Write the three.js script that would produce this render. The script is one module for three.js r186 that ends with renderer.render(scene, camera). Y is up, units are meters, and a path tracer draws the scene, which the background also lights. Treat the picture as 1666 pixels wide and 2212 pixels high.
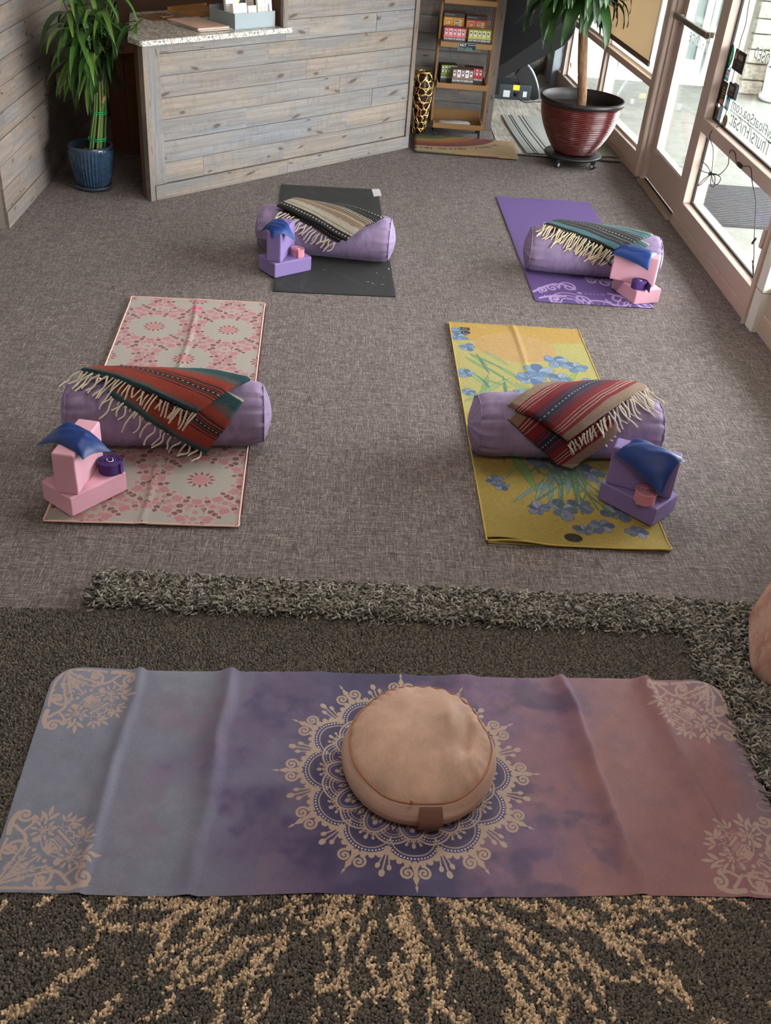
import * as THREE from 'three';
import { RectAreaLightUniformsLib } from 'three/addons/lights/RectAreaLightUniformsLib.js';
import { RoundedBoxGeometry } from 'three/addons/geometries/RoundedBoxGeometry.js';
import { mergeGeometries, mergeVertices } from 'three/addons/utils/BufferGeometryUtils.js';

// ---------- camera, sky, lights, exposure ----------
const scene = new THREE.Scene();
const renderer = new THREE.WebGLRenderer({ antialias: true });
renderer.toneMapping = THREE.LinearToneMapping;
renderer.toneMappingExposure = 5.2;
renderer.shadowMap.enabled = true;
RectAreaLightUniformsLib.init();

const camera = new THREE.PerspectiveCamera(54.63, 1666 / 2212, 0.05, 80);
camera.position.set(0, 1.9617, 0);
camera.up.set(-0.052325, 0.816335, -0.575204);
camera.lookAt(0.05386, 1.9617 - 0.572847, -0.817891);

scene.background = new THREE.Color().setRGB(0.93, 0.98, 1.0);   // even overcast daylight
scene.backgroundIntensity = 4.2;

// flush ceiling panels of the room: a soft glowing diffuser and a light of the same size just below it
const PANELS = [[0.35, -0.75, 2.15, [1, 0.89, 0.80]], [0.1, -4.1, 2.5, [1, 0.94, 0.90]]];
for (const [x, z, k, c] of PANELS) { const l = new THREE.RectAreaLight(new THREE.Color().setRGB(...c), k, 1.2, 0.6); l.position.set(x, 2.868, z); l.rotation.x = -Math.PI / 2; scene.add(l); l.name = 'ceiling_panel_light'; }

// ---------- helpers ----------
const PI = Math.PI, sin = Math.sin, cos = Math.cos, abs = Math.abs, min = Math.min, max = Math.max, hyp = Math.hypot, floor_ = Math.floor;
const rng = (s) => { let a = s >>> 0; return () => { a = (a + 0x6D2B79F5) | 0; let t = Math.imul(a ^ (a >>> 15), 1 | a); t = (t + Math.imul(t ^ (t >>> 7), 61 | t)) ^ t; return ((t ^ (t >>> 14)) >>> 0) / 4294967296; }; };
const clamp = (x, a = 0, b = 1) => (x < a ? a : x > b ? b : x);
const lerp = (a, b, t) => a + (b - a) * t;
const sstep = (a, b, x) => { const t = clamp((x - a) / (b - a)); return t * t * (3 - 2 * t); };
const mix3 = (a, b, t) => [lerp(a[0], b[0], t), lerp(a[1], b[1], t), lerp(a[2], b[2], t)];
const hash = (x, y, s) => { let h = Math.imul(x | 0, 374761393) ^ Math.imul(y | 0, 668265263) ^ Math.imul(s | 0, 2246822519); h = Math.imul(h ^ (h >>> 13), 1274126177); h = Math.imul(h ^ (h >>> 16), 2654435761); return ((h ^ (h >>> 15)) >>> 0) / 4294967296; };
function vn(x, y, s = 0, px = 0, py = 0) {            // value noise, optional period
  const xi = floor_(x), yi = floor_(y), fx = x - xi, fy = y - yi, u = fx * fx * (3 - 2 * fx), v = fy * fy * (3 - 2 * fy);
  const wx = (i) => (px ? ((i % px) + px) % px : i), wy = (i) => (py ? ((i % py) + py) % py : i);
  const a = hash(wx(xi), wy(yi), s), b = hash(wx(xi + 1), wy(yi), s), c = hash(wx(xi), wy(yi + 1), s), d = hash(wx(xi + 1), wy(yi + 1), s);
  return lerp(lerp(a, b, u), lerp(c, d, u), v);
}
const fbm = (x, y, s = 0, o = 4) => { let r = 0, a = 0.5, t = 0; for (let i = 0; i < o; i++) { r += a * vn(x, y, s + i * 17); t += a; x *= 2.03; y *= 2.03; a *= 0.5; } return r / t; };
const V = (x, y, z) => new THREE.Vector3(x, y, z);

const taken = {};
function numbered(n) { const k = taken[n] = (taken[n] ?? -1) + 1; return k ? n + '_' + String(k).padStart(3, '0') : n; }
function tag(o, label, category, group, kind) { o.userData.label = label; if (category) o.userData.category = category; if (group) o.userData.group = group; if (kind) o.userData.kind = kind; return o; }
function mesh(name, geo, mat, parent = scene) {
  const m = new THREE.Mesh(geo, mat); m.castShadow = m.receiveShadow = true;
  m.name = parent === scene ? numbered(name) : name; parent.add(m); return m;
}
function thing(name, label, category, pos = [0, 0, 0], turn = 0, group, kind) {
  const g = new THREE.Group(); g.name = numbered(name); g.position.set(...pos); g.rotation.y = turn; scene.add(g);
  return tag(g, label, category, group, kind);
}
const struct = (name, label, pos, turn) => thing(name, label, undefined, pos, turn, undefined, 'structure');
function boxG(w, h, d, x = 0, y = 0, z = 0, s = 1) {   // uv in metres
  const g = new THREE.BoxGeometry(w, h, d), n = g.attributes.normal, p = g.attributes.position, u = g.attributes.uv;
  for (let i = 0; i < p.count; i++) { const ax = abs(n.getX(i)), ay = abs(n.getY(i)); if (ax > 0.5) u.setXY(i, p.getZ(i) * s, p.getY(i) * s); else if (ay > 0.5) u.setXY(i, p.getX(i) * s, p.getZ(i) * s); else u.setXY(i, p.getX(i) * s, p.getY(i) * s); }
  return g.translate(x, y, z);
}
const box2 = (x0, x1, y0, y1, z0, z1) => boxG(x1 - x0, y1 - y0, z1 - z0, (x0 + x1) / 2, (y0 + y1) / 2, (z0 + z1) / 2);
function rbox(w, h, d, r = 0.005, x = 0, y = 0, z = 0, seg = 2) { return new RoundedBoxGeometry(w, h, d, seg, min(r, w / 2.01, h / 2.01, d / 2.01)).translate(x, y, z); }
const rbox2 = (x0, x1, y0, y1, z0, z1, r = 0.004) => rbox(x1 - x0, y1 - y0, z1 - z0, r, (x0 + x1) / 2, (y0 + y1) / 2, (z0 + z1) / 2, 1);
function tube(pts, r, seg = 0, rad = 6, closed = false) {
  const c = new THREE.CatmullRomCurve3(pts.map((p) => (p.isVector3 ? p : V(...p))), closed, 'centripetal');
  return new THREE.TubeGeometry(c, seg || pts.length * 4, r, rad, closed);
}
const lathe = (pts, n = 48) => new THREE.LatheGeometry(pts.map((p) => new THREE.Vector2(p[0], p[1])), n);
function gridG(nu, nv, f, closeU = false) {             // f(u,v) -> [x,y,z]; uv = (u,v)
  const p = [], uv = [], ix = [];
  for (let j = 0; j <= nv; j++) for (let i = 0; i <= nu; i++) { const q = f(i / nu, j / nv); p.push(q[0], q[1], q[2]); uv.push(q[3] ?? i / nu, q[4] ?? j / nv); }
  for (let j = 0; j < nv; j++) for (let i = 0; i < nu; i++) { const a = j * (nu + 1) + i, b = a + 1, c = a + nu + 1, d = c + 1; ix.push(a, b, d, a, d, c); }
  const g = new THREE.BufferGeometry();
  g.setAttribute('position', new THREE.Float32BufferAttribute(p, 3)); g.setAttribute('uv', new THREE.Float32BufferAttribute(uv, 2)); g.setIndex(ix);
  if (closeU) { const s = g.clone(); s.deleteAttribute('uv'); const w = mergeVertices(s, 1e-5); w.computeVertexNormals(); /* weld for normals */ const map = new Map(), key = (x, y, z) => `${Math.round(x * 1e5)},${Math.round(y * 1e5)},${Math.round(z * 1e5)}`, wp = w.attributes.position, wn = w.attributes.normal; for (let i = 0; i < wp.count; i++) map.set(key(wp.getX(i), wp.getY(i), wp.getZ(i)), i); const n = []; for (let i = 0; i < p.length; i += 3) { const k = map.get(key(p[i], p[i + 1], p[i + 2])); if (k === undefined) n.push(0, 1, 0); else n.push(wn.getX(k), wn.getY(k), wn.getZ(k)); } g.setAttribute('normal', new THREE.Float32BufferAttribute(n, 3)); } else g.computeVertexNormals();
  return g;
}
// slab: a sheet with thickness, f(u,v) -> top point, n(u,v) -> unit normal (or up), t thickness
function slabG(nu, nv, f, t, nrm = () => [0, 1, 0], rim = 0.18) {
  const P = [], U = [], I = [], id = (k, i, j) => k * (nu + 1) * (nv + 1) + j * (nu + 1) + i;
  for (let k = 0; k < 2; k++) for (let j = 0; j <= nv; j++) for (let i = 0; i <= nu; i++) {
    const u = i / nu, v = j / nv, q = f(u, v), n = nrm(u, v), edge = i === 0 || j === 0 || i === nu || j === nv;
    const off = k ? -t + (edge ? t * 0.3 : 0) : edge ? -t * rim : 0;
    P.push(q[0] + n[0] * off, q[1] + n[1] * off, q[2] + n[2] * off); U.push(u, 1 - v);
  }
  for (let j = 0; j < nv; j++) for (let i = 0; i < nu; i++) { const a = id(0, i, j), b = id(0, i + 1, j), c = id(0, i, j + 1), d = id(0, i + 1, j + 1); I.push(a, d, b, a, c, d); const a1 = id(1, i, j), b1 = id(1, i + 1, j), c1 = id(1, i, j + 1), d1 = id(1, i + 1, j + 1); I.push(a1, b1, d1, a1, d1, c1); }
  const side = (i0, j0, i1, j1) => { const a = id(0, i0, j0), b = id(0, i1, j1), c = id(1, i0, j0), d = id(1, i1, j1); I.push(a, b, d, a, d, c); };
  for (let i = 0; i < nu; i++) { side(i, 0, i + 1, 0); side(i + 1, nv, i, nv); }
  for (let j = 0; j < nv; j++) { side(0, j + 1, 0, j); side(nu, j, nu, j + 1); }
  const g = new THREE.BufferGeometry(); g.setAttribute('position', new THREE.Float32BufferAttribute(P, 3)); g.setAttribute('uv', new THREE.Float32BufferAttribute(U, 2)); g.setIndex(I); g.computeVertexNormals(); return g;
}
function canvas(w, h, draw) { const c = document.createElement('canvas'); c.width = w; c.height = h; const x = c.getContext('2d'); draw(x, w, h); return c; }
function ctex(c, { srgb = true, rep, wrap = true } = {}) { const t = new THREE.CanvasTexture(c); if (srgb) t.colorSpace = THREE.SRGBColorSpace; if (wrap) t.wrapS = t.wrapT = THREE.RepeatWrapping; if (rep) t.repeat.set(...rep); return t; }
function dtex(w, h, f, { srgb = true, rep } = {}) {     // f(x,y) -> [r,g,b] 0..255
  const d = new Uint8Array(w * h * 4); let k = 0;
  for (let y = 0; y < h; y++) for (let x = 0; x < w; x++) { const c = f(x, y); d[k++] = clamp(c[0], 0, 255); d[k++] = clamp(c[1], 0, 255); d[k++] = clamp(c[2], 0, 255); d[k++] = c[3] ?? 255; }
  const t = new THREE.DataTexture(d, w, h); t.magFilter = THREE.LinearFilter; t.minFilter = THREE.LinearMipmapLinearFilter; t.wrapS = t.wrapT = THREE.RepeatWrapping; if (srgb) t.colorSpace = THREE.SRGBColorSpace; if (rep) t.repeat.set(...rep); t.needsUpdate = true; return t;
}
const std = (color, roughness = 0.7, extra = {}) => new THREE.MeshStandardMaterial({ color, roughness, side: THREE.DoubleSide, ...extra });
const phys = (color, roughness = 0.7, extra = {}) => new THREE.MeshPhysicalMaterial({ color, roughness, side: THREE.DoubleSide, ...extra });
const grainTex = dtex(256, 256, (x, y) => { const g = 255 * (0.5 * hash(x, y, 5) + 0.5 * vn(x / 4, y / 4, 9, 64, 64)); return [g, g, g]; }, { srgb: false });
const grain = (sx, sy) => { const t = grainTex.clone(); t.repeat.set(sx, sy); return t; };
// ---------- shared surfaces ----------
const carpetTex = ctex(canvas(1024, 1024, (g, W, H) => {
  const r = rng(11); g.fillStyle = 'rgb(96,87,84)'; g.fillRect(0, 0, W, H);
  const pal = [[52, 45, 45], [66, 58, 57], [84, 75, 73], [110, 101, 98], [138, 128, 124], [166, 156, 151], [106, 92, 84]];
  for (let i = 0; i < 70000; i++) {
    const x = r() * W, y = r() * H, l = 6 + r() * r() * 60, hz = r() < 0.5, c = pal[floor_(r() * pal.length)];
    g.fillStyle = `rgba(${c[0]},${c[1]},${c[2]},${0.45 + r() * 0.5})`; const w = 0.8 + r() * 1.2;
    for (const ox of [0, -W]) for (const oy of [0, -H]) { const X = x + ox, Y = y + oy; if (X > W || Y > H || X + l < 0 || Y + l < 0) continue; hz ? g.fillRect(X, Y, l, w) : g.fillRect(X, Y, w, l); }
  }
}));
const carpetM = std(0xffffff, 0.95, { map: carpetTex, bumpMap: carpetTex, bumpScale: 0.003 });
// wood: eight plank strips stacked in one picture
const woodTex = dtex(1024, 1024, (() => {
  const r = rng(5), knots = [];
  for (let s = 0; s < 8; s++) { const k = []; const n = 2 + floor_(r() * 4); for (let i = 0; i < n; i++) k.push([r() * 1024, 12 + r() * 104, 5 + r() * 7, 0.5 + r() * 0.9, r() < 0.6 ? (r() - 0.5) * 3.4 : 0]); knots.push(k); }
  return (x, y) => {
    const s = floor_(y / 128), yy = y % 128; let warp = 0, dk = 0, ring = 0;
    for (const [kx, ky, kr, ks, sh] of knots[s]) {
      let dx = x - kx; if (dx > 512) dx -= 1024; if (dx < -512) dx += 1024; const dy = yy - ky; dx += dy * sh;
      const e = hyp(dx / (1.5 * ks), dy / ks) / kr; if (e > 7) continue;
      warp += (dy > 0 ? 1 : -1) * 16 * Math.exp(-e * 0.9) * ks; if (e < 2.2) { dk = max(dk, 1 - sstep(0.55, 1.4, e)); ring = max(ring, (1 - sstep(0.8, 2.2, e)) * (0.5 + 0.5 * sin(e * 9))); }
    }
    const Y = yy + warp, fine = vn(x / 26, Y / 1.7, 3 + s, 0) * 0.5 + vn(x / 90, Y / 3.5, 40 + s) * 0.5, streak = vn(x / 260, Y / 11, 70 + s), tone = vn(x / 170, yy / 60, 90 + s), cool = vn(x / 230, yy / 90 + 5, 130 + s), mark = sstep(0.62, 0.85, vn(x / 9, yy / 40, 160 + s) * vn(x / 120, yy / 50, 170 + s) * 1.7);
    let c = mix3([164, 158, 153], [172, 162, 152], sstep(0.45, 0.8, tone)); c = mix3(c, [156, 157, 160], sstep(0.45, 0.75, cool) * 0.8);
    const l = 0.80 + 0.20 * fine + 0.14 * (streak - 0.5); c = c.map((v) => v * l);
    c = mix3(c, [104, 94, 86], mark * 0.14); c = mix3(c, [112, 98, 88], ring * 0.5); c = mix3(c, [84, 70, 62], dk * 0.75);
    if (hash(x >> 2, y, 7) > 0.994) c = mix3(c, [215, 212, 205], 0.6);
    return c;
  };
})());
const woodTint = (hex, rough = 0.78) => std(hex, rough, { map: woodTex, bumpMap: woodTex, bumpScale: 0.0015 });
const woodGrey = [woodTint(0xd8d6d4), woodTint(0xcfcbc8), woodTint(0xcccdcf), woodTint(0xd6d0c8)];
const woodWarm = [woodTint(0xd4c8bf), woodTint(0xcabdb3), woodTint(0xd0c6be)];
const pr = rng(77);
function plankG(len, h, t, vertical = false) {          // lies along x, face towards +z, centred
  const g = new THREE.BoxGeometry(len, h, t), u = g.attributes.uv, p = g.attributes.position, st = floor_(pr() * 8), of = pr();
  for (let i = 0; i < p.count; i++) { const a = vertical ? p.getY(i) : p.getX(i), b = vertical ? p.getX(i) / len : p.getY(i) / h; u.setXY(i, of + a / 1.5, (st + 0.5 + b * 0.9) / 8); }
  return g;
}
const sheathing = std(0x9c8a72, 0.95);                    // plain sheathing behind the boards
// rows of planks on a face: local x along the wall, z towards the room
function plankWall(parent, x0, x1, rows, joints, mats, t = 0.014) {
  rows.forEach((y0, i) => {
    if (i === rows.length - 1) return; const y1 = rows[i + 1], cuts = [x0, ...(joints[i] ?? []).filter((c) => c > x0 + 0.04 && c < x1 - 0.04), x1];
    for (let k = 0; k + 1 < cuts.length; k++) { const a = cuts[k] + 0.001, b = cuts[k + 1] - 0.001, h = y1 - y0 - 0.0035, tt = t + pr() * 0.003; mesh('plank', plankG(b - a, h, tt).translate((a + b) / 2, (y0 + y1) / 2, tt / 2), mats[floor_(pr() * mats.length)], parent); }
  });
}
const rowsTo = (top) => { const r = [0.088, 0.204, 0.326, 0.446, 0.563, 0.68, 0.797, 0.914]; while (r[r.length - 1] < top - 0.06) r.push(r[r.length - 1] + 0.118); return r; };

// ---------- floor, ceiling, walls ----------
const fl = struct('floor', 'grey brown woven carpet floor of the room');
mesh('carpet', box2(-3.1, 2.16, -0.05, 0, -10.6, 2.3), carpetM, fl);
const tileTex = dtex(512, 512, (x, y) => { const q = (vn(x / 3.2, y / 130, 3, 0, 0) - 0.5) * 70 + (hash(x, y, 4) - 0.5) * 26 + (vn(x / 60, y / 60, 8) - 0.5) * 16; return [150 + q, 146 + q, 138 + q]; });
const tileMs = [std(0xffffff, 0.95, { map: tileTex }), std(0xe4e6e6, 0.95, { map: tileTex })];
for (let i = 0; i < 2; i++) for (let j = 0; j < 6; j++) { const w = i ? 0.42 : 0.49, m = mesh('carpet_tile', boxG(w - 0.002, 0.003, 0.488, 0, 0, 0, 2), tileMs[(i + j) % 2], fl); m.position.set(1.1 + (i ? 0.49 + w / 2 : w / 2), 0.0016, -7.72 - j * 0.49); if ((i + j) % 2) m.rotation.y = 0; }
const paint = std(0x8f8a80, 0.9, { bumpMap: grain(2, 2), bumpScale: 0.0005 }), white = std(0xdcd9d2, 0.9), brownWall = std(0x5a3f30, 0.9, { bumpMap: grain(2, 2), bumpScale: 0.0005 });
mesh('slab', box2(-3.1, 2.3, 2.9, 3.0, -10.6, 2.3), white, struct('ceiling', 'plain white ceiling'));

PANELS.forEach(([x, z, k, c], i) => { const t = thing('ceiling_light', ['flush ceiling panel light over the foreground rugs', 'flush ceiling panel light over the middle of the room'][i], 'light', [x, 2.87, z]); mesh('housing', mergeGeometries([box2(-0.63, 0.63, 0.006, 0.0295, -0.33, -0.302), box2(-0.63, 0.63, 0.006, 0.0295, 0.302, 0.33), box2(-0.63, -0.602, 0.006, 0.0295, -0.302, 0.302), box2(0.602, 0.63, 0.006, 0.0295, -0.302, 0.302)]), white, t); mesh('diffuser_lamp', box2(-0.6, 0.6, 0.004, 0.012, -0.3, 0.3), std(0xffffff, 0.9, { emissive: new THREE.Color().setRGB(...c), emissiveIntensity: 0.6 }), t); });
const wl = struct('wall_left', 'weathered wood plank wall beside the bamboo plant', [-1.83, 0, -5.27], PI / 2);   // local x runs to -z
mesh('slab', box2(0.125, 2.42, 0, 2.9, -0.14, 0), sheathing, wl);
plankWall(wl, 0, 2.42, rowsTo(2.8), { 0: [0.31, 1.2], 1: [0.72], 2: [1.35], 3: [0.18, 1.6], 4: [0.43], 5: [1.05], 6: [0.72, 1.72], 7: [1.04], 8: [0.5, 1.5], 9: [0.9], 10: [1.4], 11: [0.6] }, woodWarm);
const bl = struct('baseboard_left', 'wide wood baseboard under the plank wall', [-1.83, 0, -5.27], PI / 2);
for (const [a, b] of [[0, 0.54], [0.54, 2.42]]) mesh('board', plankG(b - a - 0.002, 0.087, 0.02).translate((a + b) / 2, 0.0435, 0.0101), woodWarm[2], bl);
mesh('slab', box2(-3.1, -1.83, 0, 2.9, -5.394, -5.27), paint, struct('wall_return', 'grey painted wall end beside the planks'));
mesh('slab', box2(-3.2, -3.1, 0, 2.9, -5.4, 2.3), white, struct('wall_side', 'plain wall of the front room'));
mesh('slab', box2(-3.2, 2.3, 0, 2.9, 2.3, 2.4), white, struct('wall_front', 'plain wall behind the viewer'));
mesh('slab', box2(-1.97, 0.42, 0, 2.9, -7.79, -7.69), brownWall, struct('wall_back', 'dark brown wall behind the reception counter'));

const wr = struct('wall_rack', 'grey wood plank wall behind the wheeled display rack', [0.40, 0, -8.115]);
mesh('slab', box2(0, 0.68, 0, 2.9, -0.1, 0), sheathing, wr);
plankWall(wr, 0, 0.62, rowsTo(2.8).map((y) => y - 0.01), { 1: [0.4], 4: [0.3], 6: [0.45] }, woodGrey);
mesh('corner_board', plankG(0.064, 2.9, 0.024, true).translate(0.653, 1.45, 0.012), woodWarm[1], wr);
mesh('baseboard', plankG(0.62, 0.085, 0.018).translate(0.31, 0.043, 0.009), woodGrey[1], wr);
mesh('slab', box2(1.0, 1.085, 0, 2.9, -10.5, -8.2), brownWall, struct('wall_alcove', 'dark side wall of the window alcove'));
mesh('slab', box2(0.34, 0.4, 0, 2.9, -8.2, -7.62), brownWall, struct('wall_partition', 'brown partition end between counter and rack'));
const wf = struct('wall_far', 'pale wood plank wall at the end of the alcove', [1.085, 0, -10.45]);
mesh('slab', box2(0, 0.80, 0, 2.9, -0.1, 0), sheathing, wf);
plankWall(wf, 0, 0.79, rowsTo(2.8).map((y) => y - 0.06), { 1: [0.5], 3: [0.3] }, woodGrey);

// wall plate on the left wall
const wp = thing('wall_plate', 'beige blank wall plate on the plank wall', 'wall plate', [-1.811, 0.475, -6.52], PI / 2);
mesh('plate', rbox(0.075, 0.118, 0.006, 0.002), std(0xb9a077, 0.5), wp);
for (const s of [-1, 1]) mesh('screw', new THREE.CylinderGeometry(0.004, 0.004, 0.003, 8).rotateX(PI / 2).translate(0, s * 0.042, 0.003), std(0x8d7a58, 0.4), wp);

// ---------- storefront windows and door on the window side ----------
const frameM = std(0xb8a294, 0.45), frameIn = std(0xd9d4ca, 0.45), gasket = std(0x14140f, 0.6), glassM = phys(0xffffff, 0.0, { transmission: 1, thickness: 0, ior: 1.45 });
const WX = 2.04;
function glazing(g, z0, z1, y0, y1) {                   // recessed pane with stops and gasket, face towards -x
  mesh('pane', box2(WX + 0.062, WX + 0.068, y0, y1, z0, z1), glassM, g);
  for (const [a, b, c, d] of [[z0, z0 + 0.012, y0, y1], [z1 - 0.012, z1, y0, y1], [z0, z1, y0, y0 + 0.010], [z0, z1, y1 - 0.010, y1]]) mesh('gasket', box2(WX + 0.05, WX + 0.062, c, d, a, b), gasket, g);
}
const w1 = struct('window_1', 'large storefront window with stickers and lettering');
mesh('curb', rbox2(WX - 0.006, WX + 0.14, 0, 0.064, -6.155, -4.66), frameM, w1);
mesh('bottom_rail', rbox2(WX, WX + 0.13, 0.0642, 0.165, -6.15, -4.66), frameM, w1);
mesh('middle_rail', rbox2(WX, WX + 0.13, 0.59, 0.662, -6.02, -4.71), frameM, w1);
mesh('top_rail', rbox2(WX, WX + 0.13, 2.32, 2.42, -6.02, -4.71), frameM, w1);
mesh('jamb', rbox2(WX, WX + 0.13, 0.1652, 2.42, -6.15, -6.02), frameM, w1);
mesh('jamb', rbox2(WX, WX + 0.13, 0.1652, 2.42, -4.71, -4.64), frameM, w1);
glazing(w1, -6.02, -4.71, 0.165, 0.59); glazing(w1, -6.02, -4.71, 0.662, 2.32);
const wpost = struct('trim_1', 'square beige storefront post between two windows');
mesh('post', rbox2(WX - 0.012, WX + 0.16, 0, 2.9, -4.639, -4.52), frameIn, wpost);
mesh('door_stop', rbox2(WX - 0.028, WX - 0.0125, 0, 2.4, -4.638, -4.61), frameM, wpost);
mesh('joint', box2(WX - 0.0128, WX + 0.12, 0.205, 0.2075, -4.637, -4.519), gasket, wpost);
const w2 = struct('window_2', 'next storefront window at the edge of the view');
mesh('curb', rbox2(WX + 0.02, WX + 0.16, 0, 0.1, -4.52, -3.1), frameM, w2);
mesh('bottom_rail', rbox2(WX + 0.03, WX + 0.16, 0.1002, 0.24, -4.52, -3.1), frameM, w2);
mesh('top_rail', rbox2(WX + 0.03, WX + 0.16, 2.32, 2.42, -4.52, -3.1), frameM, w2);
mesh('pane', box2(WX + 0.08, WX + 0.086, 0.24, 2.32, -4.52, -3.16), glassM, w2);
mesh('jamb', rbox2(WX + 0.03, WX + 0.16, 0, 2.42, -3.159, -3.1), frameM, w2);
const wh = struct('wall_right', 'plain wall above and beside the storefront glass');
mesh('slab', box2(WX + 0.02, WX + 0.2, 0, 2.9, -3.099, -2.6), white, wh);
mesh('return', box2(1.72, WX + 0.2, 0, 2.9, -2.6, -2.5), white, wh); mesh('near_slab', box2(1.72, 1.82, 0, 2.9, -2.5, 2.3), white, wh);
mesh('header', box2(WX + 0.0, WX + 0.2, 2.42, 2.9, -7.08, -3.1), white, wh);

const d1 = struct('door_1', 'beige storefront glass door with push bar');
const DX = WX + 0.045;
mesh('bottom_rail', rbox2(DX, DX + 0.045, 0.022, 0.232, -7.05, -6.165), frameM, d1);
mesh('stile', rbox2(DX, DX + 0.045, 0.2322, 2.2, -7.05, -6.965), frameM, d1);
mesh('stile', rbox2(DX, DX + 0.045, 0.2322, 2.2, -6.30, -6.165), frameM, d1);
mesh('top_rail', rbox2(DX, DX + 0.045, 2.2002, 2.32, -7.05, -6.165), frameM, d1);
mesh('pane', box2(DX + 0.02, DX + 0.026, 0.232, 2.2, -6.965, -6.30), glassM, d1);
for (const z of [-6.965, -6.309]) mesh('glazing_stop', box2(DX + 0.002, DX + 0.019, 0.232, 2.2, z, z + 0.012), frameIn, d1);
mesh('glazing_stop', box2(DX + 0.002, DX + 0.019, 0.232, 0.246, -6.953, -6.309), frameIn, d1);
const pb = mesh('push_bar', rbox(0.03, 0.035, 0.74, 0.008, DX - 0.045, 1.055, -6.67), std(0x8d8378, 0.35, { metalness: 0.6 }), d1);
for (const z of [-7.0, -6.34]) mesh('bracket', rbox(0.05, 0.03, 0.03, 0.004, DX - 0.02, 1.055, z), std(0x8d8378, 0.35, { metalness: 0.6 }), pb);
const th = struct('trim_2', 'metal door threshold with dark gap');
mesh('threshold', rbox2(WX - 0.03, WX + 0.05, 0, 0.014, -7.04, -6.16), std(0x9a8b78, 0.4, { metalness: 0.5 }), th);
mesh('gap', box2(WX + 0.03, DX - 0.001, 0.0142, 0.018, -7.04, -6.16), gasket, th);

const pst = struct('trim_3', 'rounded beige mullion beside the glass door');
mesh('post', rbox2(WX - 0.03, WX + 0.13, 0, 2.9, -7.20, -7.075, 0.02), frameM, pst);
mesh('door_stop', rbox2(WX + 0.005, WX + 0.13, 0, 2.9, -7.0745, -7.052), frameM, pst);

// far windows: the wall turns a little beyond the door
const P0 = [2.03, -7.15], P1 = [1.86, -10.45], FL = hyp(P1[0] - P0[0], P1[1] - P0[1]), fang = Math.atan2(-(P1[1] - P0[1]), P1[0] - P0[0]);
const w3 = struct('window_3', 'row of storefront windows behind the potted tree', [P0[0], 0, P0[1]], fang);   // local x along the wall, local +z outdoors
{
  const rb = (n, x0, x1, y0, y1, z0, z1, m = frameM) => mesh(n, rbox2(x0, x1, y0, y1, -z0, -z1), m, w3);   // z0 room side, z1 outdoor side
  rb('curb', 0.04, FL, 0, 0.045, 0.006, -0.15 + 0.0); rb('bottom_rail', 0.04, FL, 0.0452, 0.145, 0, -0.13);
  rb('middle_rail', 0.06, 2.62, 0.575, 0.622, 0, -0.12); rb('top_rail', 0.06, FL, 2.32, 2.42, 0, -0.12);
  rb('mullion', 1.33, 1.40, 0.1452, 0.5748, -0.01, -0.12); rb('mullion', 1.33, 1.40, 0.6222, 2.32, -0.01, -0.12); rb('mullion', 2.56, 2.64, 0.1452, 2.32, 0.002, -0.12);
  rb('post', 2.80, 3.02, 0, 2.9, 0.05, -0.12, std(0xaab4bd, 0.4)); rb('jamb', FL - 0.06, FL, 0.1452, 2.32, 0, -0.12);
  for (const [a, b, c, d] of [[0.06, 1.33, 0.145, 0.575], [0.06, 1.33, 0.622, 2.32], [1.40, 2.56, 0.145, 0.575], [1.40, 2.56, 0.622, 2.32], [2.64, 2.8, 0.145, 2.32], [3.02, FL - 0.06, 0.145, 2.32]]) {
    mesh('pane', box2(a, b, c, d, 0.062, 0.068), glassM, w3);
    for (const [e, f, g, h] of [[a, a + 0.02, c, d], [b - 0.02, b, c, d], [a + 0.02, b - 0.02, c, c + 0.016], [a + 0.02, b - 0.02, d - 0.016, d]]) mesh('glazing_stop', box2(e, f, g, h, 0.04, 0.061), frameIn, w3);
  }
  mesh('header', box2(0, FL, 2.42, 2.9, 0, 0.2), white, w3);
}
const bt = thing('roller_blind', 'tan roller blind half lowered over the far window', 'blind', [P0[0], 0, P0[1]], fang);
mesh('fabric', box2(0.1, 1.36, 0.735, 2.36, -0.034, -0.032), phys(0xd8c8ae, 1, { transmission: 0.4, thickness: 0 }), bt);
mesh('hem_bar', rbox2(0.098, 1.362, 0.70, 0.7345, -0.041, -0.025, 0.006), std(0x5c4636, 0.5), bt);
mesh('roller', new THREE.CylinderGeometry(0.03, 0.03, 1.28, 16).rotateZ(PI / 2).translate(0.73, 2.385, -0.034), frameM, bt);
for (const dx of [0, 0.03]) mesh('bead_chain', tube([[0.07 + dx, 2.36, -0.04], [0.06 + dx, 1.5, -0.042], [0.055 + dx * 0.7, 0.80, -0.045], [0.06 + dx * 0.5, 0.745, -0.045]], 0.0022, 20, 5), std(0x6b5748, 0.5), bt);
mesh('chain_tensioner', new THREE.TorusGeometry(0.016, 0.004, 8, 16).translate(0.066, 0.725, -0.045), std(0x7d6a58, 0.4), bt);
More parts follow.
